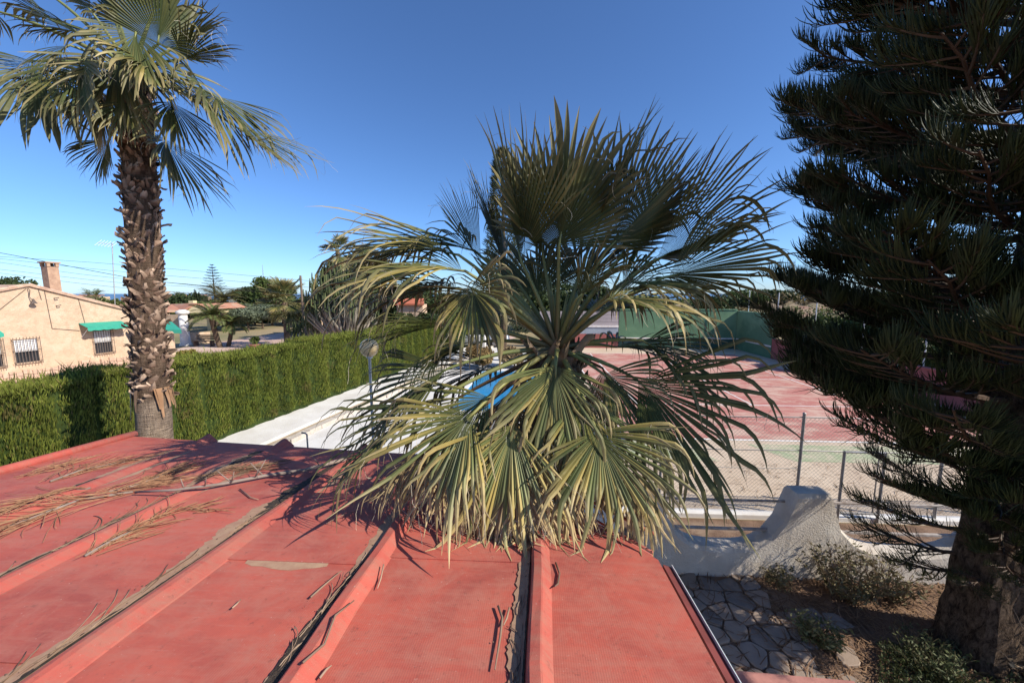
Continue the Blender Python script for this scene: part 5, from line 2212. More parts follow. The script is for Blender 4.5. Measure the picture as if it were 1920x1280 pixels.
pa = PZ(413, 651, 0.0)
pa = pa * (30.0 / pa.y) if pa.y > 60 else pa
feather_palm('feather_palm', 'small arching feather palm leaning left in the villa yard', V((pa.x, pa.y, 0)), 2.35, 1.9, 30, (-0.45, 0), 0.17, group='pair of small palms in the villa yard')
pb = PZ(421, 650, 0.0)
feather_palm('feather_palm', 'smaller feather palm right of its leaning twin in the yard', V((pb.x + 0.15, pb.y + 0.2, 0)), 1.7, 1.4, 24, (0.35, 0.1), 0.14, group='pair of small palms in the villa yard')
feather_palm('date_palm', 'bushy date palm below the distant araucaria', pt(421, 46), ztop(421, 566, 46), 3.0, 40, (0, 0), 0.3, ((0.10, 0.10, 0.035), (0.20, 0.18, 0.065), (0.22, 0.17, 0.07)))
for (px_, py_, t_, lab) in ((172, 552, 150, 'tiny distant palm just left of the tall palm trunk'), (340, 556, 120, 'tiny distant palm over the terracotta roof'), (186, 556, 110, 'small pale palm top beside the tall trunk')):
    p = pt(px_, t_)
    p.z = gz(p)
    feather_palm('distant_palm', lab, p, ztop(px_, py_, t_) - p.z, 3.4, 22, (0, 0), 0.3)


# small fan palms of the background share three blade meshes
def far_fan_palm(name, label, p, h, R, nf, group=None, tr=0.2):
    t = empty(name, p, label, 'palm tree', group)
    top = V((p.x, p.y, p.z + h))
    mb = MB()
    mb.tube([V(p), V(p).lerp(top, 0.5), top], [tr * 1.2, tr, tr * 1.1], 10, col=(0.17, 0.12, 0.085))
    mb.build('trunk', M['bark_attr'], t)
    ms = []
    for q in range(4):
        mb = MB()
        mb.tube([V((0, 0, 0)), V((R * 0.45, 0, 0.06 * R)), V((R * 0.85, 0, 0))], [0.03, 0.022, 0.015], 4, col=(0.2, 0.2, 0.08))
        blade(mb, V((R * 0.8, 0, 0)), V((1, 0, -0.1)), ZU, R * 0.85, rng, 26, 95, rng.uniform(0.4, 0.9), rng.uniform(0.15, 0.5), 0.3, K=5, threads=0)
        me = mb.mesh('frond')
        me.materials.append(M['palm_leaf'])
        ms.append(me)
    for i in range(nf):
        e = R_(rng.uniform(-60, 70))
        put_frond(t, ms[i % 4], top, i * 2.4 + rng.uniform(-.2, .2), e, rng.uniform(0.8, 1.1))
    return t


far_fan_palm('far_fan_palm', 'fan palm with hanging fronds beyond the hedge, left of the utility pole', pt(536, 30), ztop(536, 566, 30), 1.35, 34)
far_fan_palm('far_fan_palm', 'dark fan palm top rising above the candelabra cactus', pt(640, 33), ztop(640, 474, 33), 1.1, 26, tr=0.16)
far_fan_palm('far_fan_palm', 'slim palm with ringed pale trunk behind the middle palm', pt(693, 27), ztop(693, 500, 27), 1.2, 24, tr=0.13)
far_fan_palm('far_fan_palm', 'second pale palm trunk behind the drooping left fronds', pt(722, 28), ztop(722, 520, 28), 1.2, 22, tr=0.17)

# distant araucaria with tiers
p = pt(407, 52)
hA = ztop(407, 497, 52)
ar = empty('distant_araucaria', p, 'small tiered araucaria standing against the sky on the left', 'araucaria')
mb = MB()
mb.tube([p, p + V((0, 0, hA))], [0.18, 0.02], 7, col=(0.10, 0.075, 0.05))
mb.build('trunk', M['bark_attr'], ar)
tiers = 13
for k in range(tiers):
    f = k / (tiers - 1)
    zz_ = hA * (0.45 + 0.54 * f)
    Lr = 1.75 * (1 - f) ** 0.8 + 0.15
    nb = 6
    for j in range(nb):
        a = k * 0.7 + j * 2 * math.pi / nb
        d = V((math.cos(a), math.sin(a), 0))
        mb = MB()
        b = V((p.x, p.y, zz_))
        e = b + d * Lr + ZU * 0.12 * Lr
        mb.tube([b, b + d * Lr * 0.5 - ZU * 0.03 * Lr, e], [0.03, 0.02, 0.01], 4, col=(0.05, 0.06, 0.03))
        for q in range(14):
            t = 0.25 + 0.75 * q / 13
            s = d.cross(ZU) * (1 if q % 2 else -1)
            o_ = b.lerp(e, t)
            x = o_ + (s * 0.5 + d * 0.45 + ZU * 0.35) * 0.32 * (1.1 - 0.4 * t)
            w_ = ZU.cross(s) * 0.05
            mb.add([o_ - w_, x, o_ + w_ + ZU * 0.03], [(0, 1, 2)], (0.045, 0.065, 0.03))
        mb.build('branch', M['far_leaf'], ar)
# cypress pair
for px_, py_, t_, lab in ((371, 545, 70, 'taller of two dark slim cypresses in the distance'), (378, 553, 70, 'shorter of two dark slim cypresses in the distance'), (391, 560, 64, 'dark slim cypress left of the distant araucaria')):
    p = pt(px_, t_)
    h = ztop(px_, py_, t_) - p.z
    t = empty('cypress', p, lab, 'cypress', 'distant cypresses')
    v, f, c = leaf_cloud([(p + V((0, 0, h * q / 7)), (0.6 * (1 - 0.1 * q), 0.6 * (1 - 0.1 * q), h / 8)) for q in range(1, 8)], 700, 0.35, ((0.02, 0.035, 0.015), (0.045, 0.06, 0.025)), 1.0)
    np_mesh('crown', v, f, c, M['far_leaf'], t)
    mb = MB()
    mb.tube([p, p + V((0, 0, h * 0.9))], [0.12, 0.03], 6, col=(0.1, 0.08, 0.06))
    mb.build('trunk', M['bark_attr'], t)


# candelabra cactus
def candelabra(name, label, p, h, spread, stems, rng, base_n=3, green_from=0.45):
    t = empty(name, p, label, 'cactus')
    trunk = MB()
    crown = MB()
    GREY = (0.40, 0.34, 0.28)
    CG = (0.075, 0.10, 0.045)
    legs = []
    for k in range(base_n):
        x = (k - (base_n - 1) / 2) * 0.45
        a = V((p.x + x, p.y + rng.uniform(-0.2, 0.2), 0))
        b = a + V((-x * 0.4, 0, h * 0.16))
        trunk.tube([a, a.lerp(b, 0.5) + V((0, 0, 0.05)), b], [0.17, 0.14, 0.12], 8, col=GREY)
        legs.append(b)
    for i in range(stems):
        b = rng.choice(legs)
        a = rng.uniform(0, 6.28)
        r = spread * math.sqrt(rng.random())
        top = h * (1.0 - 0.35 * (r / spread) ** 2) * rng.uniform(0.72, 1.0)
        f1 = V((b.x + math.cos(a) * r * 0.55, b.y + math.sin(a) * r * 0.55, b.z + (top - b.z) * 0.28))
        f2 = V((p.x + math.cos(a) * r * 0.95, p.y + math.sin(a) * r * 0.95, b.z + (top - b.z) * 0.6))
        f3 = V((p.x + math.cos(a) * r, p.y + math.sin(a) * r, top))
        trunk.tube([b, f1, f2], [0.09, 0.07, 0.055], 6, cols=[GREY, GREY, lc(GREY, CG, 0.5)])
        crown.tube([f2, f2.lerp(f3, 0.4), f3], [0.055, 0.06, 0.035], 5, cols=[lc(GREY, CG, 0.6), CG, lc(CG, (0.16, 0.19, 0.07), rng.random())])
        for j in range(3):
            q = f2.lerp(f3, rng.uniform(0.1, 0.8))
            a2 = rng.uniform(0, 6.28)
            e = q + V((math.cos(a2) * 0.22, math.sin(a2) * 0.22, 0.12))
            crown.tube([q, e, e + V((0.02, 0, rng.uniform(0.25, 0.6)))], [0.04, 0.045, 0.028], 4, col=lc(CG, (0.16, 0.19, 0.07), rng.random()))
    trunk.build('trunk', M['bark_attr'], t)
    crown.build('crown', M['far_leaf'], t)


rng2 = random.Random(4)
candelabra('candelabra_cactus', 'large candelabra cactus with pale forked trunks behind the hedge', pt(646, 24.5), ztop(640, 478, 24.5), 2.2, 150, rng2)
candelabra('candelabra_cactus', 'smaller grey candelabra cactus left of the large one', pt(592, 26.0), ztop(592, 560, 26.0), 0.9, 26, rng2, 2)
candelabra('candelabra_cactus', 'low candelabra cactus at the foot of the fan palm', pt(566, 27.5), ztop(566, 590, 27.5), 0.9, 18, rng2, 2)

# second house with open carport, and its white column
h2 = empty('carport_house', pt(350, 40), 'yellow gabled house with terracotta roof and open carport', 'house')


def Q(px, py, t):
    return P(px, py, t)


a0, a1, a2_, a3 = Q(340, 583, 40), Q(370, 572, 40), Q(388, 580, 40), Q(388, 587, 40)
a4 = Q(352, 587, 40)
mb = MB()
mb.extrude([a4, a3, a2_, a1, a0], V((0.3, 5, 0)))
mb.build('gable_wall', M['villa2'], h2)
mb = MB()
r0, r1, r2, r3 = Q(300, 586, 38), Q(341, 585, 39.7), Q(370, 571, 40.2), Q(322, 573, 42)
mb.extrude([r0, r1, r2, r3], V((0, 0, 0.18)))
mb.build('tiled_roof', M['tile'], h2)
mb = MB()
mb.extrude([Q(390, 581, 39.9), Q(369, 571, 39.9), Q(369, 569.5, 39.9), Q(391, 579.5, 39.9)], V((0.3, 5.4, 0)))
mb.build('roof_edge', M['tile'], h2)
mb = MB()
q0 = Q(362, 573, 42)
mb.box((q0.x, q0.y, q0.z + 0.1), (0.5, 0.5, 0.9))
mb.build('chimney', M['villa2'], h2)
mb = MB()
b0, b1 = Q(303, 590, 43), Q(340, 590, 43)
mb.extrude([V((b0.x, b0.y, 0)), V((b1.x, b1.y, 0)), V((b1.x, b1.y, b1.z)), V((b0.x, b0.y, b0.z))], V((0, 0.3, 0)))
mb.build('back_wall', M['villa'], h2)
mb = MB()
b0, b1 = Q(386, 587, 44), Q(392, 587, 44)
mb.box((b1.x, b1.y, b1.z / 2), (0.4, 0.4, b1.z))
mb.build('rear_post', M['villa2'], h2)
cl = P(348, 640, 31)
col_ = empty('white_column', (cl.x, cl.y, 0), 'round white column with a capital before the carport', 'column')
mb = MB()
ctop = ztop(346, 590, 31)
mb.lathe((cl.x, cl.y, 0), [(0.42, 0), (0.42, 0.15), (0.34, 0.25), (0.31, 1.2), (0.28, ctop)], 18)
mb.build('shaft', M['white_wall'], col_, True)
mb = MB()
mb.lathe((cl.x, cl.y, ctop + 0.002), [(0.30, 0), (0.44, 0.12), (0.46, 0.25), (0.36, 0.34), (0.2, 0.42)], 18)
mb.build('capital', M['white_wall'], col_, True)
# yard wall, bench, planter, little things
w0, w1 = PZ(352, 648, 0), PZ(392, 646, 0)
mb = MB()
mb.extrude([Q(356, 646, 31.5), Q(391, 644, 33), Q(391, 622, 33), Q(356, 624, 31.5)], V((-0.05, 0.25, 0)))
o = mb.build('yard_wall', M['villa'])
tag(o, 'low peach wall behind the white column', 'wall')
b = pt(378, 30.5)
bench = empty('garden_bench', b, 'dark slatted bench in the villa yard', 'bench')
for k in range(3):
    mb = MB()
    mb.box(b + V((0, -0.15 + 0.15 * k, 0.45)), (1.5, 0.12, 0.04))
    mb.build('seat_slat', M['wood_pole'], bench)
for k in range(3):
    mb = MB()
    mb.box(b + V((0, 0.25, 0.58 + 0.14 * k)), (1.5, 0.04, 0.11))
    mb.build('back_slat', M['wood_pole'], bench)
for dx in (-0.65, 0.65):
    mb = MB()
    mb.box(b + V((dx, 0.02, 0.21)), (0.06, 0.45, 0.42))
    mb.build('leg', M['iron'], bench)
b = pt(475, 29.5)
pl_ = empty('planter', b, 'low pinkish planter with a tuft on the villa yard', 'planter')
mb = MB()
mb.lathe(b, [(0.30, 0), (0.42, 0.25), (0.46, 0.32), (0.40, 0.34)], 14)
mb.build('pot', M['red_pave'], pl_)
v, f, c = leaf_cloud([(b + V((0, 0, 0.6)), (0.35, 0.35, 0.3))], 160, 0.25, MG, 1.0)
np_mesh('leaves', v, f, c, M['far_leaf'], pl_)
p = PZ(342, 676, 0)
tree('small_shrub', 'small yellowish shrub at the porch corner', 'shrub', pt(343, 22), 1.05, 0.5, 0.45, ((0.2, 0.16, 0.04), (0.3, 0.24, 0.07)), 700, 0.12, 0.04)

# red roofed sheds
for (px0, px1, py0, py1, t, lab) in ((562, 588, 570, 590, 38, 'orange tiled roof of a small shed behind the cactus'), (738, 795, 562, 572, 36, 'orange roof of a low house behind the middle palm')):
    a, b = P(px0, py1, t), P(px1, py1, t)
    c, d = P(px1, py0, t + 2.2), P(px0, py0, t + 2.2)
    sh = empty('shed', V(((a.x + b.x) / 2, a.y, 0)), lab, 'building')
    mb = MB()
    mb.extrude([a, b, c, d], V((0, 0, 0.14)))
    rf_ = mb.build('roof', M['tile_red'], sh)
    mb = MB()
    mb.extrude([V((a.x + 0.2, a.y + 0.3, 0)), V((b.x - 0.2, b.y + 0.3, 0)), V((b.x - 0.2, b.y + 0.3, b.z + 0.05)), V((a.x + 0.2, a.y + 0.3, a.z + 0.05))], V((0, 1.8, 0)))
    mb.build('wall', M['villa'], sh)
    mb = MB()
    mb.box(V(((a.x + b.x) / 2, a.y + 0.29, 1.0)), (0.9, 0.04, 2.0))
    mb.build('door', M['wood_pole'], sh)
# far white building specks by the sea
for (px_, py_, t_, w_, h_, lab) in ((386, 556, 240, 5, 2.6, 'tiny pale house on the horizon left of the araucaria'), (449, 556, 220, 6, 3.0, 'tiny white house on the horizon beside the dark tree'), (345, 556, 260, 12, 3.4, 'tiny pink block of houses on the horizon'), (180, 556, 230, 14, 3.6, 'far pale houses left of the tall palm trunk')):
    p = pt(px_, t_)
    z1 = ztop(px_, py_, t_)
    p.z = gz(p)
    fh = empty('far_house', p, lab, 'house', 'houses on the horizon')
    mb = MB()
    mb.box(p + V((0, 0, (z1 - p.z) / 2)), (w_, 6, z1 - p.z))
    mb.build('wall', M['villa'] if 'pink' in lab or 'pale' in lab else M['white_wall'], fh)
    mb = MB()
    mb.extrude([V((p.x - w_ / 2 - 0.3, p.y - 3.4, z1)), V((p.x + w_ / 2 + 0.3, p.y - 3.4, z1)), V((p.x + w_ / 2 + 0.3, p.y, z1 + 1.0)), V((p.x - w_ / 2 - 0.3, p.y, z1 + 1.0))], V((0, 0, 0.2)))
    mb.build('roof', M['tile'], fh)

# ------------------------------------------------------------------ poles, mast, antenna, power lines
p = pt(570, 29)
mb = MB()
mb.tube([p, V((p.x - 0.05, p.y, ztop(568, 517, 29)))], [0.11, 0.075], 8)
o = mb.build('utility_pole', M['wood_pole'])
tag(o, 'bare wooden utility pole left of the candelabra cactus', 'pole')
p = pt(500, 120)
p.z = gz(p)
mb = MB()
hz = ztop(500, 497, 120)
mb.tube([p, V((p.x, p.y, hz))], [0.14, 0.05], 6)
for k in range(10):
    zz_ = p.z + (hz - p.z) * (0.3 + 0.06 * k)
    mb.tube([V((p.x - 0.2, p.y, zz_)), V((p.x + 0.2, p.y, zz_ + 0.3))], 0.03, 4)
o = mb.build('radio_mast', M['steel'])
tag(o, 'thin radio mast rising over the distant trees', 'mast')
# aerial on the villa
an = empty('tv_aerial', P(217, 580, 21), 'television aerial on a thin mast beside the tall palm trunk', 'aerial')
mb = MB()
mb.tube([P(217, 600, 21), P(210, 455, 21)], 0.022, 6)
mb.build('mast', M['steel'], an)
mb = MB()
e0, e1 = P(184, 455, 21), P(214, 459, 21)
mb.tube([e0, e1], 0.018, 5)
for k in range(6):
    c = e0.lerp(e1, k / 5)
    mb.tube([c - V((-0.1, 0.3, 0.18)), c + V((-0.1, 0.3, 0.18))], 0.014, 4)
mb.build('antenna', M['white_metal'], an)
PL = [
    (((-60, 478), (30, 483)), ((225, 496), (620, 530)), 'uppermost thin power line crossing the sky on the left'),
    (((-60, 468), (0, 474)), ((212, 515), (300, 528), (620, 560)), 'thick dark power cable sloping down past the villa chimney'),
    (((-60, 482), (0, 485)), ((215, 508), (620, 542)), 'second thin power line above the villa chimney'),
    (((-60, 489), (0, 492)), ((215, 521), (620, 553)), 'power line just touching the villa chimney cap'),
    (((-60, 502), (0, 505)), ((215, 529), (400, 540), (620, 562)), 'power line passing below the chimney cap'),
    (((-60, 508), (0, 512)), ((215, 538), (620, 570)), 'lowest power line above the villa roof'),
]
for a, b, lab in PL:
    pts = [P(x, y, 27.5 + 0.004 * x) for x, y in list(a) + list(b)]
    # smooth the run a little
    sm = []
    for q in range(len(pts) - 1):
        for k in range(5):
            t = k / 5
            p0, p1, p2, p3 = pts[max(q - 1, 0)], pts[q], pts[q + 1], pts[min(q + 2, len(pts) - 1)]
            sm.append(0.5 * ((2 * p1) + (p2 - p0) * t + (2 * p0 - 5 * p1 + 4 * p2 - p3) * t * t + (3 * p1 - p0 - 3 * p2 + p3) * t ** 3))
    sm.append(pts[-1])
    mb = MB()
    mb.tube(sm, 0.019 if 'thick' in lab else 0.0105, 4)
    o = mb.build('power_line', M['black'])
    tag(o, lab, 'power line', 'power lines on the left')

# parked car glimpsed through the fronds
c = pt(905, 31)
car = empty('parked_car', c, 'silver parked car glimpsed through the left fronds', 'car')
RC = Matrix.Rotation(R_(-15), 3, 'Z')


def cp(x, y, z):
    return c + RC @ V((x, y, z))


mb = MB()
prof = [(-2.0, 0.35), (-2.05, 0.7), (-1.85, 0.88), (-1.1, 0.95), (-0.5, 1.42), (0.9, 1.45), (1.6, 0.98), (2.0, 0.9), (2.05, 0.4)]
vs = [cp(x, -0.8, z) for x, z in prof] + [cp(x, 0.8, z) for x, z in prof]
n = len(prof)
mb.add(vs, [tuple(range(n)), tuple(range(2 * n - 1, n - 1, -1))] + [(i, n + i, n + (i + 1) % n, (i + 1) % n) for i in range(n)])
mb.build('body', M['car'], car)
for y in (-0.806, 0.806):
    for pts in ([(-0.95, 0.97), (-0.45, 1.35), (0.1, 1.37), (0.1, 0.97)], [(0.18, 0.97), (0.18, 1.37), (0.85, 1.38), (1.35, 0.99)]):
        mb = MB()
        mb.extrude([cp(x, y, z) for x, z in pts], RC @ V((0, 0.006 if y > 0 else -0.006, 0)))
        mb.build('window', M['glass'], car)
for x in (-1.25, 1.25):
    for y in (-0.74, 0.74):
        mb = MB()
        mb.tube([cp(x, y - 0.09, 0.32), cp(x, y + 0.09, 0.32)], 0.32, 16)
        wh = mb.build('wheel', M['black'], car)
        mb = MB()
        mb.tube([cp(x, y - 0.095, 0.32), cp(x, y + 0.095, 0.32)], 0.19, 12)
        mb.build('rim', M['steel'], wh)
# dry round bush and a white garden wall past the pool
tree('dry_bush', 'round ochre bush beyond the pool', 'shrub', PZ(905, 690, 0), 1.5, 0.85, 0.75, ((0.26, 0.17, 0.06), (0.42, 0.29, 0.13)), 1800, 0.14, 0.04)
tree('dry_bush', 'smaller tan bush right of the ochre bush', 'shrub', PZ(965, 688, 0), 1.2, 0.8, 0.6, ((0.28, 0.20, 0.10), (0.42, 0.31, 0.17)), 1400, 0.14, 0.04)
mb = MB()
a, b = PZ(850, 655, 0), PZ(890, 655, 0)
mb.bbox(((a + b) / 2) + V((0, 0, 0.55)), (3.4, 0.3, 1.1), 0.03, Matrix.Rotation(-0.2, 3, 'Z'))
o = mb.build('low_white_wall', M['white_wall'])
tag(o, 'low white wall beyond the pool seen through fronds', 'wall')

# dark clipped bushes before the orange roof
for k, (px_, t_, h_, lab) in enumerate(((712, 32, 2.6, 'dark bush left of the orange roof behind the palm'), (752, 33, 2.9, 'dark bush right below the orange roof'), (795, 32, 2.7, 'dark bush right of the orange roof'), (838, 33, 2.8, 'dark bush behind the silver car'))):
    tree('dark_bush', lab, 'bush', pt(px_, t_), h_, 1.7, h_ * 0.5, DG, 1500, 0.25, 0.08, 'dark bushes beyond the hedge')
# ------------------------------------------------------------------ crazy paving under the pine
rng = random.Random(15)
pav = empty('crazy_paving', FB(2.6, 3.6, 0), None, None, kind='structure')
pav['label'] = 'crazy paving of grey and tan stones below the roof edge'


def clip(poly, p, n):
    out = []
    for i in range(len(poly)):
        a, b = poly[i], poly[(i + 1) % len(poly)]
        da, db = (a - p).dot(n), (b - p).dot(n)
        if da <= 0:
            out.append(a)
        if (da <= 0) != (db <= 0):
            out.append(a + (b - a) * (da / (da - db)))
    return out


U0, U1, W0, W1 = 0.8, 4.5, 3.45, 5.4
sites = []
st = 0.27
ny = int((W1 - W0) / st)
nx = int((U1 - U0) / st)
for i in range(-1, nx + 1):
    for j in range(-1, ny + 1):
        sites.append(V((U0 + st * (i + 0.5 + rng.uniform(-0.46, 0.46)), W0 + st * (j + 0.5 + rng.uniform(-0.46, 0.46)))).to_2d() if False else Vector((U0 + st * (i + 0.5 + rng.uniform(-0.46, 0.46)), W0 + st * (j + 0.5 + rng.uniform(-0.46, 0.46)))))
for s in sites:
    if not (U0 < s.x < U1 and W0 < s.y < W1):
        continue
    # ragged outer edge towards the pine
    if s.x > 3.75 + 0.3 * math.sin(s.y * 3.0) - 0.5 * max(0, s.y - 4.6) or (s.x > 3.2 and rng.random() < 0.25):
        continue
    poly = [s + Vector(q) for q in ((-0.4, -0.4), (0.4, -0.4), (0.4, 0.4), (-0.4, 0.4))]
    for o_ in sites:
        d = o_ - s
        if 0 < d.length < 0.8:
            poly = clip(poly, s + d * 0.5 - d.normalized() * 0.011, d.normalized())
    if len(poly) < 3:
        continue
    # knock the corners off
    c = sum(poly, Vector((0, 0))) / len(poly)
    pp = []
    for i in range(len(poly)):
        a, b, e = poly[i - 1], poly[i], poly[(i + 1) % len(poly)]
        k = rng.uniform(0.10, 0.22)
        pp.append(b.lerp(a, k))
        pp.append(b.lerp(e, k))
    h = rng.uniform(0.028, 0.042)
    tl = (rng.uniform(-0.03, 0.03), rng.uniform(-0.03, 0.03))
    mb = MB()
    n = len(pp)
    lo = [FB(q.x, q.y, 0.006) for q in pp]
    hi = [FB(q.x, q.y, h + (q - c).dot(Vector(tl))) for q in pp]
    tp_ = [FB(*(c + (q - c) * 0.93), h + 0.006 + (q - c).dot(Vector(tl))) for q in pp]
    fs = [(i, (i + 1) % n, n + (i + 1) % n, n + i) for i in range(n)] + [(n + i, n + (i + 1) % n, 2 * n + (i + 1) % n, 2 * n + i) for i in range(n)] + [tuple(range(2 * n, 3 * n))]
    mb.add(lo + hi + tp_, fs)
    mb.build('paving_stone', M['stone'], pav)
mb = MB()
mb.add([FB(0.6, 1.6, 0.009), FB(3.7, 1.6, 0.009), FB(3.5, 5.42, 0.009), FB(0.6, 5.42, 0.009)], [(0, 1, 2, 3)])
mb.build('mortar', M['soil'], pav)
# red edging at the very bottom
mb = MB()
mb.extrude([FB(0.85, 3.55, 0.0), FB(0.85, 3.93, 0.0), FB(0.85, 3.93, 0.09), FB(0.85, 3.55, 0.09)][::-1], FB(2.6, -0.1))
o = mb.build('red_step', M['red_pave'])
tag(o, 'red edging step at the near end of the crazy paving', 'step')

# ------------------------------------------------------------------ needles, ground cover and dry shrubs under the pine
nr = np.random.default_rng(3)


def litter(n, u0, u1, w0, w1, zf, lmin, lmax, wid, c0, c1, curve=0.3):
    u = nr.uniform(u0, u1, n)
    w = nr.uniform(w0, w1, n)
    a = nr.uniform(0, np.pi, n)
    L = nr.uniform(lmin, lmax, n)
    d = np.stack([np.cos(a), np.sin(a), nr.normal(0, 0.08, n)], axis=1)
    cb, sb = math.cos(AZ_B), math.sin(AZ_B)
    p = np.stack([u * cb + w * sb, -u * sb + w * cb, zf(u, w)], axis=1)
    sd = np.stack([-d[:, 1], d[:, 0], np.zeros(n)], axis=1)
    k = nr.normal(0, curve, n)[:, None]
    m_ = p + d * (L * 0.5)[:, None] + sd * k * (L * 0.25)[:, None] + np.array([0, 0, 0.006])
    e = p + d * L[:, None]
    v = np.empty((n, 6, 3))
    v[:, 0] = p - sd * wid / 2
    v[:, 1] = p + sd * wid / 2
    v[:, 2] = m_ - sd * wid / 2
    v[:, 3] = m_ + sd * wid / 2
    v[:, 4] = e - sd * wid / 4
    v[:, 5] = e + sd * wid / 4
    b = np.arange(n)[:, None] * 6
    f = np.vstack([b + np.array([0, 1, 3, 2]), b + np.array([2, 3, 5, 4])])
    t = nr.uniform(0, 1, n)[:, None]
    c = np.repeat(np.array(c0) * (1 - t) + np.array(c1) * t, 6, axis=0)
    return v.reshape(-1, 3), f, c


parts = [litter(9000, 2.9, 9.0, 2.0, 5.5, lambda u, w: 0.012 + nr.uniform(0, 0.03, len(u)), 0.10, 0.30, 0.010, (0.17, 0.095, 0.055), (0.38, 0.24, 0.14)),
         litter(420, 0.9, 3.4, 2.3, 5.3, lambda u, w: np.full(len(u), 0.052), 0.10, 0.32, 0.010, (0.10, 0.06, 0.04), (0.30, 0.17, 0.10)),
         litter(500, 1.6, 10.0, 7.3, 9.4, lambda u, w: np.full(len(u), 0.022), 0.08, 0.25, 0.010, (0.16, 0.11, 0.07), (0.34, 0.22, 0.13))]
off = 0
vs_, fs_, cs_ = [], [], []
for v, f, c in parts:
    vs_.append(v)
    fs_.append(f + off)
    cs_.append(c)
    off += len(v)
o = np_mesh('needle_litter', np.vstack(vs_), np.vstack(fs_), np.vstack(cs_), M['dry'])
tag(o, 'fallen brown pine needles strewn over the ground', 'needles', kind='stuff')

# green ground cover near the trunk
n = 8500
cu = nr.uniform(3.5, 6.6, n)
cw = nr.uniform(3.5, 4.35, n)
k_ = (np.sin(cu * 2.7) * np.sin(cw * 3.9 + 1) + nr.normal(0, 0.35, n) > -0.35) & (cu > 3.4 + (cw - 3.5) * 0.9)
cu, cw = cu[k_], cw[k_]
n = len(cu)
cb, sb = math.cos(AZ_B), math.sin(AZ_B)
zh = 0.03 + 0.15 * nr.uniform(0, 1, n) * (0.5 + 0.5 * np.sin(cu * 3 + cw * 2) ** 2)
base = np.stack([cu * cb + cw * sb, -cu * sb + cw * cb, zh], axis=1)
d = nr.normal(0, 0.7, (n, 3)) + np.array([0, 0, 0.5])
d /= np.linalg.norm(d, axis=1, keepdims=True)
t = nr.uniform(0, 1, n)[:, None]
v, f, c = blades(base, d, nr.uniform(0.022, 0.05, n), nr.uniform(0.012, 0.024, n), np.array([0.04, 0.055, 0.02]) * (1 - t) + np.array([0.12, 0.13, 0.05]) * t)
o = np_mesh('ground_cover', v, f, c, M['far_leaf'])
tag(o, 'low green ground cover round the pine trunk', 'ground cover', kind='stuff')


def twig_bush(label, p, h, r, n, cols, leaf=0.5, name='dry_shrub', ls=0.035):
    t = empty(name, p, label, 'shrub')
    mb = MB()
    ml = MB()
    for i in range(n):
        a = rng.uniform(0, 6.28)
        q = V(p) + V((math.cos(a) * r * 0.35 * rng.random(), math.sin(a) * r * 0.35 * rng.random(), 0))
        d = V((math.cos(a) * rng.uniform(0.1, 0.9), math.sin(a) * rng.uniform(0.1, 0.9), 1)).normalized()
        L = h * rng.uniform(0.6, 1.05)
        pts = [q]
        for k in range(5):
            d = (d + V((rng.uniform(-.3, .3), rng.uniform(-.3, .3), rng.uniform(-.15, .15)))).normalized()
            pts.append(pts[-1] + d * L / 5)
            if rng.random() < leaf:
                for _ in range(4):
                    e = pts[-1] + V((rng.uniform(-1, 1), rng.uniform(-1, 1), rng.uniform(-.5, 1))) * 0.05
                    x = V((rng.uniform(-1, 1), rng.uniform(-1, 1), rng.uniform(-1, 1))).normalized() * ls
                    y = x.orthogonal().normalized() * ls * 0.35
                    ml.add([e - x, e + y, e + x, e - y], [(0, 1, 2, 3)], lc(cols[1], cols[2], rng.random()))
            if k > 1:
                s = (d + V((rng.uniform(-1, 1), rng.uniform(-1, 1), rng.uniform(-.4, .6)))).normalized()
                mb.tube([pts[-1], pts[-1] + s * L * 0.12, pts[-1] + s * L * 0.2 + V((0, 0, -0.01))], [0.003, 0.0024, 0.0012], 3, col=cols[0], cap=False)
        mb.tube(pts, [0.0065, 0.005, 0.0042, 0.0035, 0.0026, 0.0014], 4, col=cols[0], cap=False)
    mb.build('twigs', M['dry'], t)
    ml.build('leaves', M['far_leaf'], t)


DRYC = ((0.20, 0.14, 0.09), (0.10, 0.095, 0.04), (0.24, 0.19, 0.09))
twig_bush('brown twiggy shrub in front of the white wall pillar', FB(4.35, 5.1), 0.75, 0.5, 90, DRYC, 0.55)
twig_bush('sparse dry shrub beside the wall right of the pillar shrub', FB(4.95, 5.15), 0.6, 0.5, 60, DRYC, 0.4)
twig_bush('thin weeds along the wall foot left of the pillar', FB(3.55, 5.3), 0.35, 0.3, 26, DRYC, 0.4)
twig_bush('tuft of weeds at the edge of the crazy paving', FB(3.45, 4.35), 0.34, 0.35, 46, ((0.16, 0.12, 0.07), (0.07, 0.085, 0.03), (0.19, 0.18, 0.08)), 0.6)
twig_bush('dry grassy tuft against the pine trunk', FB(5.65, 3.75), 0.8, 0.45, 80, ((0.42, 0.30, 0.19), (0.30, 0.22, 0.12), (0.44, 0.33, 0.2)), 0.35)
twig_bush('leafy weed clump before the pine trunk', FB(4.45, 4.05), 0.38, 0.6, 90, ((0.12, 0.10, 0.05), (0.05, 0.07, 0.02), (0.14, 0.15, 0.06)), 0.5, ls=0.025)

# ------------------------------------------------------------------ dead twigs lying on the roof
TW = (0.33, 0.17, 0.095)
TW2 = (0.48, 0.27, 0.15)
GREYW = (0.30, 0.24, 0.20)


def on_roof(u, w, h=0.012):
    p = RP(u, w, h)
    for r, rh in zip(RIBS, RH):
        du = u - rib_u(r, w)
        if -0.09 < du < 0.10:
            p.z += 0.10 * rh * max(0.0, 1 - abs(du) / 0.10) ** 0.5
    return p


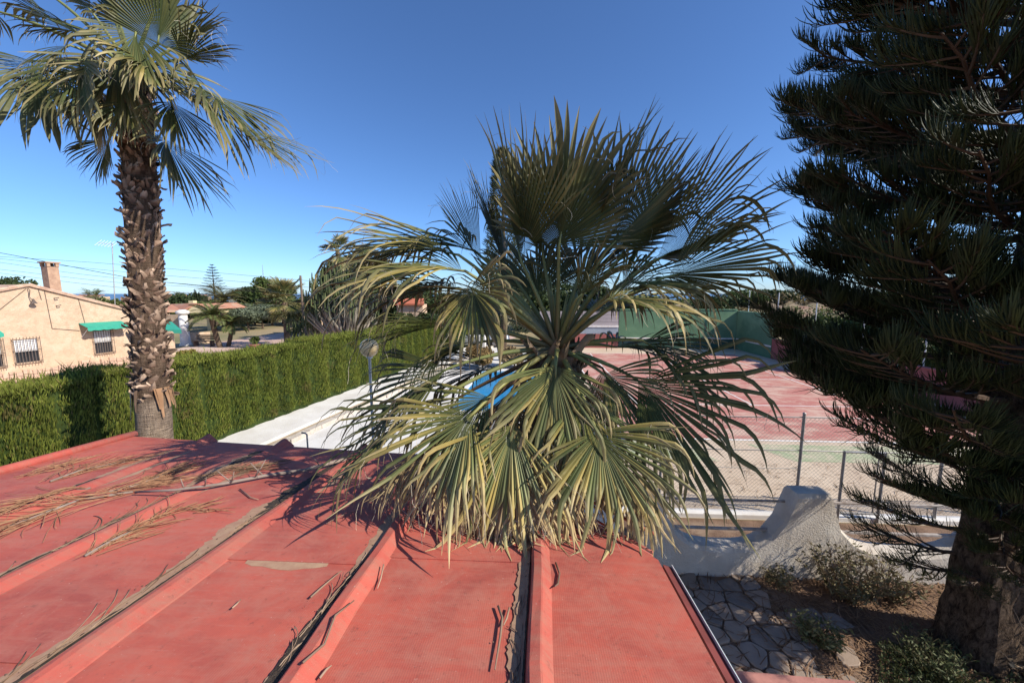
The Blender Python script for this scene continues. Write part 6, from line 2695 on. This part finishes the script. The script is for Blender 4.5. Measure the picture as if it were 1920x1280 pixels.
def rope(u, w, ang, L, rad, rng, col, h=0.014, bend=0.25, mb=None, steps=7, lim=None):
    mb = mb or MB()
    pts = [on_roof(u, w, h)]
    a = ang
    bb = rng.uniform(-bend, bend)
    for k in range(steps):
        a += bb / steps * 2 + rng.uniform(-0.10, 0.10)
        u += math.cos(a) * L / steps
        w += math.sin(a) * L / steps
        if lim is not None:
            u = min(u, rib_u(RIBS[lim], w) - 0.098)
        pts.append(on_roof(u, w, h + rng.uniform(0, 0.006)))
    mb.tube(pts, [rad] * steps + [rad * 0.5], 5, col=col)
    return mb


def roof_uw(px, py):
    r = ray(px, py)
    # intersect with the roof plane
    ww = lambda q: q.x * math.sin(AZ_B) + q.y * math.cos(AZ_B)
    k = (CZ - ROOF0) / (-(r.z) - RT_SL * ww(r))
    q = r * k
    return invB(q)


def bundle(name, label, pts_px, n, spread, lmin, lmax, group=None, col=None, seed=1, stem=True, rad=0.0027, rib=None, jit=0.35):
    """a fallen araucaria branchlet: many rope like strands lying along a path given on the roof"""
    rg = random.Random(seed)
    uw = [roof_uw(*q) for q in pts_px] if rib is None else [(rib_u(RIBS[rib], q) - 0.115, q) for q in pts_px]
    t = empty(name, on_roof(*uw[0]), label, 'dead branch', group)
    mb = MB()
    for i in range(n):
        f = rg.random() * (len(uw) - 1)
        k = min(len(uw) - 2, int(f))
        a, b = uw[k], uw[k + 1]
        u = a[0] + (b[0] - a[0]) * (f - k) + rg.gauss(0, spread)
        w = a[1] + (b[1] - a[1]) * (f - k) + rg.gauss(0, spread)
        ang = math.atan2(b[1] - a[1], b[0] - a[0]) + rg.gauss(0, jit)
        rope(u, w, ang, rg.uniform(lmin, lmax), rad * rg.uniform(0.7, 1.3), rg, lc(TW, TW2, rg.random()) if col is None else lc(col[0], col[1], rg.random()), 0.012 + (0.03 if rib is None else 0.008) * rg.random() ** 2, 0.5, mb, 7, rib)
    mb.build('strands', M['dry'], t, True)
    if stem:
        ms = MB()
        pts = [on_roof(u, w, 0.02) for u, w in uw]
        ms.tube(pts, [0.011] * (len(pts) - 1) + [0.006], 6, col=GREYW)
        ms.build('stem', M['bark_attr'], t, True)
    return t


G = 'dead araucaria branchlets lying on the roof'
bundle('fallen_branchlet', 'large tangled heap of tan branchlets on the left of the roof', [(205, 925), (260, 912), (318, 888)], 100, 0.07, 0.25, 0.6, G, seed=2)
bundle('fallen_branchlet', 'long tan branchlet spray reaching the left picture edge', [(250, 925), (150, 940), (60, 975), (5, 995)], 62, 0.05, 0.35, 0.8, G, seed=3)
bundle('fallen_branchlet', 'thin tan branchlets along the gutter at the left edge', [(170, 918), (90, 935), (0, 968)], 50, 0.04, 0.35, 0.7, G, seed=4)
bundle('fallen_branchlet', 'tan branchlet spray lying higher on the far left panel', [(95, 905), (150, 885), (235, 868)], 45, 0.05, 0.3, 0.7, G, seed=5)
bundle('fallen_branchlet', 'few thin tan branchlets by the left roof edge', [(25, 900), (75, 886), (130, 872)], 26, 0.04, 0.3, 0.6, G, seed=6, stem=False)
bundle('fallen_branchlet', 'small tan branchlet spray in the middle of a roof panel', [(160, 1046), (215, 1015), (270, 990)], 46, 0.028, 0.15, 0.4, G, seed=7)
bundle('fallen_branchlet', 'narrow branchlet spray lying along the third rib', [(270, 988), (320, 960), (390, 955)], 34, 0.03, 0.15, 0.4, G, seed=8, stem=False)
bundle('fallen_branchlet', 'dark dry branchlets half in the palm shadow', [(355, 905), (420, 890), (480, 880)], 70, 0.07, 0.2, 0.5, G, col=((0.16, 0.10, 0.065), (0.36, 0.23, 0.14)), seed=9, stem=False)
bundle('fallen_branchlet', 'brown strands in the gutter of the left ribs', [1.9, 2.6, 3.4], 30, 0.018, 0.2, 0.5, G, col=((0.16, 0.10, 0.07), (0.40, 0.27, 0.18)), seed=10, stem=False, rib=3, jit=0.10, rad=0.003)
bundle('fallen_branchlet', 'thin strands lying in the gutter of the middle rib', [1.3, 2.0, 3.2], 26, 0.018, 0.2, 0.5, G, col=((0.16, 0.10, 0.07), (0.40, 0.27, 0.18)), seed=11, stem=False, rad=0.0028, rib=2, jit=0.10)
bundle('fallen_branchlet', 'dry strands gathered in the gutter at the bottom centre', [1.5, 1.9, 2.5], 26, 0.02, 0.10, 0.30, G, col=((0.24, 0.16, 0.11), (0.5, 0.36, 0.25)), seed=12, stem=False, rad=0.0026, rib=1, jit=0.16)
bundle('fallen_branchlet', 'dark strands lying beside the rib at the bottom right', [1.5, 1.75, 2.1], 22, 0.012, 0.08, 0.2, G, col=((0.12, 0.08, 0.06), (0.42, 0.30, 0.21)), seed=13, stem=False, rad=0.0024, rib=0, jit=0.16)
# the grey bare branch
uw = [roof_uw(*q) for q in ((255, 930), (330, 934), (420, 914), (500, 898), (570, 888), (650, 872))]
fb = empty('bare_branch', on_roof(*uw[0]), 'long bare grey branch lying across the ribs on the left', 'dead branch')
ms = MB()
pts = [on_roof(u, w, 0.045) for u, w in uw]
ms.tube(pts, [0.010, 0.013, 0.016, 0.019, 0.021, 0.022], 8, col=GREYW)
ms.build('limb', M['bark_attr'], fb, True)
for k in range(9):
    f = rng.uniform(0.1, 0.95) * 5
    i = min(4, int(f))
    q = pts[i].lerp(pts[i + 1], f - i)
    d = V((rng.uniform(-1, 1), rng.uniform(-0.6, 0.6), rng.uniform(0.3, 1.1))).normalized()
    mb = MB()
    L = rng.uniform(0.08, 0.24)
    mb.tube([q, q + d * L * 0.5, q + d * L + V((0, 0, 0.01))], [0.008, 0.006, 0.003], 5, col=GREYW)
    mb.build('side_twig', M['bark_attr'], fb, True)
# single curved twigs
for k, (pp, rad, lab) in enumerate((
        (((1042, 1060), (1049, 1080), (1046, 1100), (1040, 1112)), 0.007, 'short curved dark twig on the right hand roof panel'),
        (((934, 1142), (942, 1165), (938, 1200), (928, 1262)), 0.007, 'bent brown twig beside the rib near the bottom centre'),
        (((955, 1145), (950, 1165), (944, 1178)), 0.006, 'short brown twig stub beside the bent twig'),
        (((570, 1272), (610, 1230), (630, 1180), (665, 1145)), 0.006, 'long pale twig curving along the rib at the bottom'),
        (((600, 1278), (612, 1262), (622, 1254)), 0.006, 'tiny pale twig at the bottom picture edge'),
        (((436, 1145), (444, 1138), (452, 1129)), 0.005, 'tiny pale twig alone on the middle roof panel'),
        (((1005, 1062), (930, 1052), (1060, 1046)), 0.0001, None),
        (((583, 1125), (605, 1105), (640, 1075)), 0.006, 'thin twig in the gutter dirt left of the second rib'),
        (((720, 1070), (714, 1090), (708, 1108)), 0.005, 'small twig at the sunny foot of the second rib'),
        (((612, 985), (640, 970), (670, 960)), 0.0035, 'very thin pale straw near the palm fronds'),
        (((450, 920), (470, 936), (485, 940)), 0.006, 'short curved twig below the bare grey branch'))):
    if not lab:
        continue
    mb = MB()
    pts = [on_roof(*roof_uw(*q), 0.016 + rad) for q in pp]
    mb.tube(pts, [rad] * (len(pts) - 1) + [rad * 0.5], 6, col=lc((0.22, 0.14, 0.10), (0.52, 0.36, 0.25), (k * 0.37) % 1.0))
    o = mb.build('twig', M['dry'], None, True)
    tag(o, lab, 'twig', 'single twigs on the roof')
# crumbs of bark and dirt near the ribs
parts = []
cr = MB()
for i in range(420):
    r = rng.choice(RIBS[:4])
    w = rng.uniform(0.6, 4.6)
    u = rib_u(r, w) - 0.09 - abs(rng.gauss(0, 0.09))
    if w > eave_w(u) - 0.1:
        continue
    s = rng.uniform(0.003, 0.010)
    p = RP(u, w, 0.012)
    vs = [p + V((rng.uniform(-s, s), rng.uniform(-s, s), rng.uniform(0, s))) for _ in range(4)]
    cr.add(vs, [(0, 1, 2), (0, 2, 3), (0, 3, 1), (1, 3, 2)], lc((0.06, 0.045, 0.03), (0.34, 0.22, 0.15), rng.random()))
o = cr.build('crumbs', M['dry'])
tag(o, 'scattered crumbs of bark and dirt on the roof', 'crumbs', kind='stuff')
